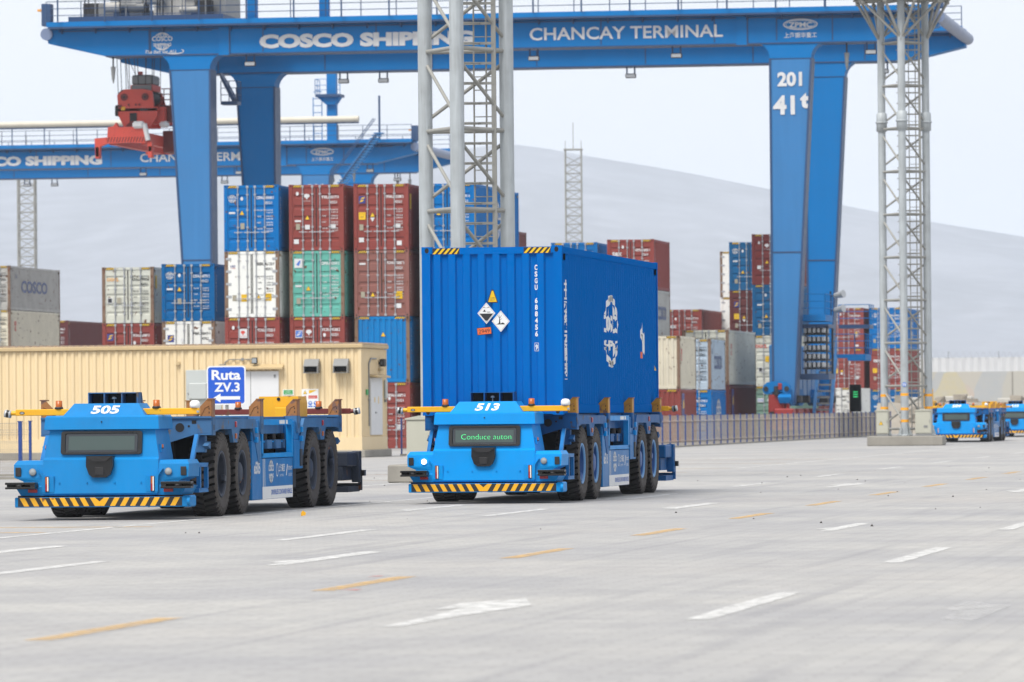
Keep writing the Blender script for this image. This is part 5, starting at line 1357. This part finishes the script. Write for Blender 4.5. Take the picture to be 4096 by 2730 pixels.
# ------------------------------------------------------------------ mesh fences
def fence(x0, y0, x1, y1, n, label, H=1.4, post_w=.06, dense=True, grp="low welded mesh fences"):
    d = Vector((x1-x0, y1-y0, 0)); L = d.length; a = math.atan2(d.y, d.x)
    root = empty("mesh_fence", (x0, y0, 0), a); tag(root, label, "fence", grp)
    b = MB()
    prof = [(.05, 0), (.20, 0), (.25, .055), (.30, 0), (H-.33, 0), (H-.27, .055), (H-.21, 0), (H-.02, 0)]
    nv = int(L/.05); t = .0022
    for i in range(nv+1):
        x = i*L/nv; vs_ = []
        for z, o in prof: vs_ += [(x-t, o, z), (x+t, o, z), (x, o+2*t, z)]
        fs = []
        for j in range(len(prof)-1):
            for k_ in range(3): fs.append((3*j+k_, 3*j+(k_+1) % 3, 3*j+3+(k_+1) % 3, 3*j+3+k_))
        b.add(vs_, fs, 0)
    for z, o in ((.05, 0), (.20, 0), (.25, .055), (.30, 0), (.5, 0), (.7, 0), (.9, 0), (H-.33, 0), (H-.27, .055), (H-.21, 0), (H-.04, 0)):
        b.box(0, L, o-.004, o-.0, z-.003, z+.003, 0)
    b.build("wire_mesh", [wire], root, fix=False)
    b = MB(); b.box(-.05, L+.05, -.09, .09, 0, .06); b.build("kerb", [conc], root)
    pm = cached(("fence_post", post_w, H), lambda: fence_post(post_w, H), [fence_b])
    for i in range(n+1): place("post", pm, root, (L*i/n, 0, 0))
    return root
def fence_post(pw, H):
    b = MB(); b.box(-pw/2, pw/2, -.04, .052, 0, H, 0, .006); b.box(-pw/2-.02, pw/2+.02, -.05, .06, H, H+.02)
    return b
fence(-31.6, 333.4, -31.6, 204.1, 53, "long wire mesh fence with blue posts running back to the far end of the yard", 1.36)
fence(-31.7, 204.0, -37.2, 204.0, 3, "short wire mesh fence between the beige building and the loaded truck", 1.36, .05)
fence(-34.5, 136.7, -46.7, 136.7, 5, "wire mesh fence with thick blue post beside the dusty truck", 1.42, .085)
fence(-35.95, 143.5, -48.0, 143.5, 5, "second wire mesh fence just behind the nearer one, at the photo's left edge", 1.42, .06)

# ------------------------------------------------------------------ beige substation building
def substation():
    X0, X1, Y0, Y1, HB = -66.0, -37.33, 196.85, 201.75, 4.02
    root = empty("equipment_building", ((X0+X1)/2, Y0, 0)); tag(root, "low beige ribbed metal building with white doors and two vents", "building")
    ox, oy = (X0+X1)/2, Y0
    def B(b, nm, mats, **kw):
        b.v = [(p[0]-ox, p[1]-oy, p[2]) for p in b.v]; return b.build(nm, mats, kw.get('parent', root), fix=kw.get('fix', True))
    b = MB(); b.box(X0-.15, X1+.15, Y0-.15, Y1+.15, 0, .26, 0, .02); B(b, "plinth", [conc])
    b = MB()
    pitch = .265; zb, zt = .72, HB-.18
    def ribs(a, c, fn):
        n = int((c-a)/pitch); prof = []
        for i in range(n):
            u = a+(c-a)*i/n; q = (c-a)/n
            prof += [(u, 0), (u+q*.36, 0), (u+q*.5, .045), (u+q*.86, .045)]
        prof.append((c, 0)); m_ = len(prof)
        b.add([fn(u, d, zb) for u, d in prof]+[fn(u, d, zt) for u, d in prof], [(i, i+1, m_+i+1, m_+i) for i in range(m_-1)], 0)
    ribs(X0+.1, X1-.1, lambda u, d, z: (u, Y0+d, z)); ribs(Y0+.1, Y1-.1, lambda u, d, z: (X1-d, u, z))
    b.box(X0, X1-.0, Y0+.06, Y1, .26, HB-.03, 1) if False else b.box(X0+.06, X1-.06, Y0+.06, Y1-.06, .26, HB-.05, 1)
    b.box(X0-.02, X1+.02, Y0-.02, Y0+.1, .26, .72, 1); b.box(X1-.1, X1+.02, Y0+.1, Y1+.02, .26, .72, 1)
    for x in (X1-.1, X1-6.15, X1-11.5, X1-16.8): b.box(x, x+.11, Y0-.014, Y0+.05, .72, zt, 1)
    b.box(X1-.05, X1+.014, Y0-.012, Y0+.1, .72, zt, 1); b.box(X1-.05, X1+.014, Y1-.1, Y1+.01, .72, zt, 1)
    for x in (-45.9,): b.box(X1-5.05, X1-4.98, Y0-.013, Y0+.05, .72, zt, 1)
    B(b, "wall", [beige, beige])
    b = MB(); b.box(X0-.08, X1+.08, Y0-.08, Y1+.08, HB-.16, HB-.02, 0, .02)
    for i in range(110):
        x = X0+.1+i*.262; b.prism([(x-.09, HB-.02), (x+.09, HB-.02), (x+.05, HB+.04), (x-.05, HB+.04)], 'y', Y0-.06, Y1, 1)
    B(b, "roof", [beige_d, mat("roof_edge_brown", (196, 168, 138), .7, .3, k=.62)])
    grey_w = mat("white_door_paint", (238, 240, 242), .5, .06, k=.72)
    pale = mat("pale_grey_panel", (206, 212, 210), .5, .08, k=.7)
    b = MB(); b.box(-43.63, -42.35, Y0-.06, Y0, 1.1, 3.14, 0, .01); b.box(-43.5, -42.85, Y0-.22, Y0-.06, 2.10, 2.68, 0, .03); b.cyl((-43.55, Y0-.16, 2.3), (-43.3, Y0-.1, 2.4), .05, n=8, m=1); B(b, "air_unit", [pale, grey])
    b = MB(); b.box(-42.3, -40.28, Y0-.05, Y0, .75, 3.08, 0, .008); b.box(-41.3, -41.28, Y0-.056, Y0-.05, .78, 3.05, 1); b.box(-40.45, -40.38, Y0-.07, Y0-.05, 2.85, 2.95, 1); d = B(b, "door", [grey_w, grey])
    b = MB(); b.prism([(Y0, 3.32), (Y0-.25, 3.2), (Y0-.25, 3.14), (Y0, 3.22)], 'x', -42.4, -40.1, 0); B(b, "door_canopy", [beige_d])
    for x0 in (-39.33, -38.27):
        b = MB(); M0 = X0
        b.prism([(Y0, 3.48), (Y0-.10, 3.48), (Y0-.36, 3.22), (Y0-.36, 3.0), (Y0, 3.0)], 'x', x0, x0+.03, 0); b.prism([(Y0, 3.48), (Y0-.10, 3.48), (Y0-.36, 3.22), (Y0-.36, 3.0), (Y0, 3.0)], 'x', x0+.49, x0+.52, 0)
        b.hexa([(x0, Y0-.10, 3.48), (x0+.52, Y0-.10, 3.48), (x0+.52, Y0-.10, 3.46), (x0, Y0-.10, 3.46)], [(x0, Y0-.36, 3.24), (x0+.52, Y0-.36, 3.24), (x0+.52, Y0-.36, 3.22), (x0, Y0-.36, 3.22)], 0)
        b.box(x0, x0+.52, Y0-.1, Y0, 3.46, 3.485, 0); b.box(x0+.03, x0+.49, Y0-.12, Y0-.1, 3.04, 3.36, 1)
        for i in range(5): b.box(x0+.03, x0+.49, Y0-.2, Y0-.12, 3.05+i*.06, 3.06+i*.06, 1)
        b.box(x0-.02, x0+.54, Y0-.37, Y0, 2.985, 3.005, 0); B(b, "vent_hood", [grey, dark])
    b = MB(); b.box(-41.22, -41.02, Y0-.22, Y0-.1, 3.34, 3.56, 0, .02); b.box(-41.2, -41.04, Y0-.225, Y0-.22, 3.37, 3.53, 1); b.box(-41.3, -40.9, Y0-.1, Y0, 3.22, 3.30, 2, .01); b.cyl((-41.12, Y0-.12, 3.3), (-41.12, Y0-.12, 3.36), .02, n=6)
    B(b, "floodlight", [blackm, lampglass, beige_d])
    b = MB(); b.tube([(-41.25, Y0-.03, 3.5), (-42.05, Y0-.03, 3.5), (-42.22, Y0-.03, 3.4), (-42.22, Y0-.03, 3.15)], .018, 6); b.box(-42.42, -42.18, Y0-.05, Y0, 3.28, 3.33); b.box(-41.62, -41.54, Y0-.05, Y0, 3.45, 3.55)
    B(b, "conduit", [grey])
    b = MB(); b.box(-43.98, -43.84, Y0-.05, Y0, 3.32, 3.44, 0, .01); b.tube([(-43.92, Y0-.02, 3.32), (-43.93, Y0-.02, 3.2), (-43.88, Y0-.02, 3.16)], .012, 5); B(b, "socket", [beige_d])
    b = MB(); b.box(-40.14, -39.75, Y0-.02, Y0, 2.21, 2.42, 0); M = front(Y0-.022); b.rect(-40.11, -39.78, 2.24, 2.40, M, 1); b.text("CASETA", -39.945, 2.33, .05, front(Y0-.024), 2); b.text("ELÉCTRICA", -39.945, 2.27, .05, front(Y0-.024), 2); B(b, "green_sign", [white, green_s, white], fix=False)
    b = MB(); b.box(-39.46, -38.86, Y0-.02, Y0, 1.75, 2.43, 0); M = front(Y0-.022); M2 = front(Y0-.024)
    sticker(b, 'tri', -39.34, 2.31, M, .62); b.poly([(-39.2, 2.26), (-38.9, 2.39), (-39.2, 2.39)], M, 2); b.rect(-39.22, -38.9, 2.09, 2.20, M, 4); b.text("PROHIBIDO", -39.06, 2.12, .05, M2, 0)
    b.ring(-39.34, 2.145, .055, .055, .012, M, 4, 16)
    for i in range(3): b.disc(-39.35+.195*i, 1.93, .075, M, 5); b.disc(-39.35+.195*i, 1.945, .03, M2, 0); b.rect(-39.43+.195*i, -39.27+.195*i, 1.79, 1.84, M, 5)
    B(b, "safety_sign", [white, stick_k, stick_y, stick_k, red_m, sky_m], fix=False)
    # right end wall
    X = X1
    b = MB(); b.box(X-.02, X+.05, 198.5, 200.7, .78, 2.82, 0, .008); b.box(X+.05, X+.08, 199.25, 199.45, 1.55, 1.60, 1); b.text("!", 0, 0, .1, right(X+.06, 199.0, 1.95), 2); b.rect(199.1, 199.25, 1.95, 2.12, right(X+.053), 2); b.rect(199.85, 199.98, 1.9, 2.15, right(X+.053), 2)
    B(b, "door", [grey_w, grey, stick_y], fix=False)
    b = MB(); b.prism([(0, 2.95), (.3, 2.88), (.3, 2.82), (0, 2.86)], 'y', 198.4, 201.0, 0); b.v = [(p[0]+X, p[1], p[2]) for p in b.v]; B(b, "door_canopy", [beige_d])
    b = MB(); b.box(X, X+.08, 201.25, 201.6, 2.08, 2.75, 0, .03); b.box(X, X+.07, 201.3, 201.5, 1.95, 2.05, 1); B(b, "tube_light", [pale, grey])
    b = MB(); b.tube([(X+.03, 198.2, 1.1), (X+.03, 198.2, 3.3), (X+.03, 198.6, 3.5), (X+.03, 199.6, 3.5)], .03, 6); b.box(X, X+.06, 198.1, 198.3, 2.0, 2.05); B(b, "conduit", [grey])
    b = MB(); b.box(X+.05, X+.22, 200.2, 200.6, 3.22, 3.5, 0, .03); b.box(X, X+.1, 200.2, 200.7, 3.08, 3.16, 1); b.box(X+.1, X+.2, 199.7, 199.9, 3.3, 3.4, 0); B(b, "floodlight", [blackm, beige_d])
    b = MB(); b.box(X, X+.04, 197.75, 198.05, 2.2, 2.4); B(b, "green_sign", [green_s])
substation()

def road_sign():
    x, y = -32.14, 150
    root = empty("road_sign", (x, y, 0)); tag(root, "blue route sign with white arrow pointing left, on a post behind the empty truck", "road sign")
    b = MB(); b.cyl((0, .06, 0), (0, .06, 2.6), .045, n=10); b.build("post", [galv_d], root)
    def rr(w_, h_, r_): return [(cx*(w_-r_)+r_*math.cos(R(a0+a)), cz*(h_-r_)+r_*math.sin(R(a0+a))) for cx, cz, a0 in ((1, 1, 0), (-1, 1, 90), (-1, -1, 180), (1, -1, 270)) for a in (0, 30, 60, 90)]
    b = MB(); b.prism([(p[0], p[1]+2.34) for p in rr(.535, .525, .09)], 'y', -.012, .012, 0)
    M = front(-.014, 0, 2.34); b.poly(rr(.50, .49, .07), M, 1); M2 = front(-.016, 0, 2.34)
    b.text("Ruta", 0, .16, .36, M2, 0, .03, width=.80); b.text("ZV.3", .02, -.16, .33, M2, 0, .03, width=.70)
    b.poly([(-.36, -.34), (-.16, -.22), (-.16, -.295), (.38, -.295), (.38, -.385), (-.16, -.385), (-.16, -.46)], M2, 0)
    b.build("panel", [white, signblue], root, fix=False)
road_sign()

# ------------------------------------------------------------------ boundary wall, rubble, machine
def mural_mat():
    m = bpy.data.materials.new("faded_mural_wall"); m.use_nodes = True
    t = m.node_tree; n = t.nodes; L = t.links; b = n["Principled BSDF"]; b.inputs["Roughness"].default_value = .9
    tcn = n.new("ShaderNodeTexCoord"); mp_ = n.new("ShaderNodeMapping"); mp_.inputs["Scale"].default_value = (.42, 1, .26); mp_.inputs["Rotation"].default_value = (0, R(-18), 0)
    nz = n.new("ShaderNodeTexNoise"); nz.inputs["Scale"].default_value = 1.2; nz.inputs["Detail"].default_value = 1.5
    mx_ = n.new("ShaderNodeMixRGB"); mx_.inputs[0].default_value = .4
    L.new(tcn.outputs["Object"], mp_.inputs[0]); L.new(mp_.outputs[0], nz.inputs["Vector"]); L.new(mp_.outputs[0], mx_.inputs[1]); L.new(nz.outputs["Color"], mx_.inputs[2])
    v = n.new("ShaderNodeTexVoronoi"); v.inputs["Scale"].default_value = 1.6; L.new(mx_.outputs[0], v.inputs["Vector"])
    sep = n.new("ShaderNodeSeparateColor"); L.new(v.outputs["Color"], sep.inputs[0])
    r = n.new("ShaderNodeValToRGB"); r.color_ramp.interpolation = 'CONSTANT'; e = r.color_ramp.elements
    cols = [(0, (.40, .385, .33)), (.22, (.46, .40, .22)), (.36, (.32, .37, .33)), (.52, (.47, .36, .29)), (.68, (.32, .35, .38)), (.82, (.42, .39, .33))]
    e[0].position, e[0].color = 0, (*cols[0][1], 1); e[1].position, e[1].color = cols[1][0], (*cols[1][1], 1)
    for p, c in cols[2:]:
        q = e.new(p); q.color = (*c, 1)
    L.new(sep.outputs[0], r.inputs[0])
    fz = n.new("ShaderNodeTexNoise"); fz.inputs["Scale"].default_value = 2; fz.inputs["Detail"].default_value = 8; L.new(tcn.outputs["Object"], fz.inputs["Vector"])
    m2 = n.new("ShaderNodeMixRGB"); m2.inputs[2].default_value = (.40, .39, .36, 1); L.new(fz.outputs["Fac"], m2.inputs[0]); L.new(r.outputs[0], m2.inputs[1])
    L.new(m2.outputs[0], b.inputs["Base Color"]); return m
root = empty("boundary_wall", (-20, 450, 0)); tag(root, "faded concrete boundary wall topped by white metal sheets and coiled razor wire", "wall")
b = MB(); b.box(-35, 60, 0, .35, 0, 4.42, 0)
for x in range(-34, 60, 7): b.box(x, x+.12, -.02, 0, 0, 4.4, 1)
b.build("concrete_wall", [mural_mat(), conc], root)
b = MB(); prof = []; n = 300
for i in range(n+1): u = -35+95*i/n; prof.append((u, .05 if i % 2 else .13))
b.add([(u, d, 4.42) for u, d in prof]+[(u, d, 5.55) for u, d in prof], [(i, i+1, n+2+i, n+1+i) for i in range(n)], 0)
b.build("metal_sheet", [mat("white_sheet", (226, 228, 230), .55, .12, k=.68)], root)
b = MB(); pts = []
for i in range(1500): a = i*.75; pts.append((-35+95*i/1500, .1+.22*math.cos(a), 5.75+.24*math.sin(a)))
b.tube(pts, .012, 3)
for x in range(-34, 60, 4): b.cyl((x, .1, 5.5), (x, .1, 6.05), .04, n=5)
b.build("razor_wire", [mat("razor_wire_steel", (186, 192, 200), .5, .1, k=.65)], root, fix=False)

b = MB(); r = random.Random(11)
for i in range(420):
    x = r.uniform(-34, 6); y = r.uniform(348, 358); s = r.uniform(.18, .62); z = max(.1, 1.85+r.uniform(-.5, .35)-abs(y-352)*.3)
    q = []
    for k_ in range(8):
        sx, sy, sz = (k_ & 1)*2-1, (k_ >> 1 & 1)*2-1, (k_ >> 2 & 1)*2-1
        q.append((x+sx*s*r.uniform(.4, 1), y+sy*s*r.uniform(.4, 1), z+sz*s*r.uniform(.35, .8)))
    b.add(q, [(0, 1, 3, 2), (4, 6, 7, 5), (0, 4, 5, 1), (2, 3, 7, 6), (0, 2, 6, 4), (1, 5, 7, 3)], 0)
b.prism([(346.5, 0), (359.5, 0), (354, 1.9), (350.5, 1.9)], 'x', -34, 6, 0)
o = b.build("rubble", [mat("broken_concrete", (188, 180, 166), .95, .4, k=.62, bump=.6)])
tag(o, "heap of pale broken concrete in front of the boundary wall", "rubble", kind="stuff")
for i, (x0, x1, z0) in enumerate(((-30.6, -28.9, 1.75), (-27.3, -24.6, 1.6), (-22.4, -18.5, 1.8), (-33.2, -31.6, 1.7))):
    b = MB(); b.box(x0, x1, 359.7, 360.6, 0, z0+.55, 0, .05); b.box(x0-.01, x1+.01, 359.65, 360.65, 0, .4, 0, .05)
    o = b.build("concrete_barrier", [mat("pale_barrier_concrete", (226, 224, 216), .8, .15, k=.64)])
    tag(o, ["pale concrete block behind the rubble, between the mast and truck 509's number", "pale concrete block behind the rubble, just above truck 509", "pale concrete block behind the rubble, above truck 535", "pale concrete block behind the rubble, hidden by the farther mast"][i], "concrete block", "pale concrete blocks behind the rubble")

root = empty("yellow_loader", (-27.55, 312, 0)); root.scale = (.45, 1, .88); tag(root, "yellow loading machine mostly hidden behind the right silver mast", "loader")
b = MB(); b.box(-1.1, 1.0, 0, 4.6, .8, 1.35, 0, .06); b.box(-.3, .9, .3, 1.9, 1.35, 2.25, 0, .08); b.prism([(1.9, 1.3), (4.6, 1.3), (4.6, 1.9), (1.9, 2.1)], 'x', -1, .9, 0); b.box(.92, .97, .5, 1.7, 1.45, 2.1, 1); b.build("body", [yellow, dark], root)
b = MB()
for s in (-.25, .75): b.box(s-.07, s+.07, -.35, -.15, .3, 2.95, 0)
for z in (.8, 1.7, 2.85): b.box(-.3, .85, -.3, -.2, z, z+.12, 0)
b.cyl((.25, -.25, .5), (.25, -.25, 2.7), .06, n=8, m=1); b.build("mast", [yellow, blackm], root)
for y in (.9, 3.6):
    for s in (-1, 1):
        b = MB(); b.lathe([(.2, -.18), (.52, -.18), (.56, -.1), (.56, .1), (.52, .18), (.2, .18), (.2, -.18)], 'x', n=20); o = b.build("wheel", [tread], root, (s*.95, y, .56))

# small litter on the pavement
for i, (x, y, s, c, lb) in enumerate(((-16.95, 84.6, .035, yellow, "scrap of yellow litter on the ground just right of truck 505"),)):
    b = MB(); b.prism([(-s, 0), (s*.8, .01), (s, .05), (-s*.2, .08), (-s*.9, .05)], 'y', -s*.6, s*.6, 0); o = b.build("litter", [c], None, (x, y, .004), .4); tag(o, lb, "litter")
b = MB(); r = random.Random(5)
for i in range(110):
    x, y = r.uniform(-34, -3), r.uniform(72, 150); s = r.uniform(.008, .024)
    b.add([(x-s, y-s, 0), (x+s, y-s*.6, 0), (x+s*.7, y+s, 0), (x-s*.8, y+s*.7, 0), (x, y, s*1.3)], [(0, 1, 4), (1, 2, 4), (2, 3, 4), (3, 0, 4)], 0)
tag(b.build("pebbles", [mat("dark_pebble", (70, 68, 66), .9, .2, k=.6)]), "scattered dark pebbles and grit on the pavement", "pebbles", kind="stuff")

# ------------------------------------------------------------------ haze
b = MB(); b.box(-13000, 13000, -700, 14500, -1.5, 540, 0)
hz = b.build("haze", [bpy.data.materials.new("haze_air")]); tag(hz, kind="stuff")
m = hz.data.materials[0]; m.use_nodes = True; n = m.node_tree.nodes; n.remove(n["Principled BSDF"])
pv = n.new("ShaderNodeVolumePrincipled"); pv.inputs["Color"].default_value = (.80, .89, 1.0, 1); pv.inputs["Density"].default_value = .00010; pv.inputs["Anisotropy"].default_value = .1
m.node_tree.links.new(pv.outputs[0], n["Material Output"].inputs["Volume"])
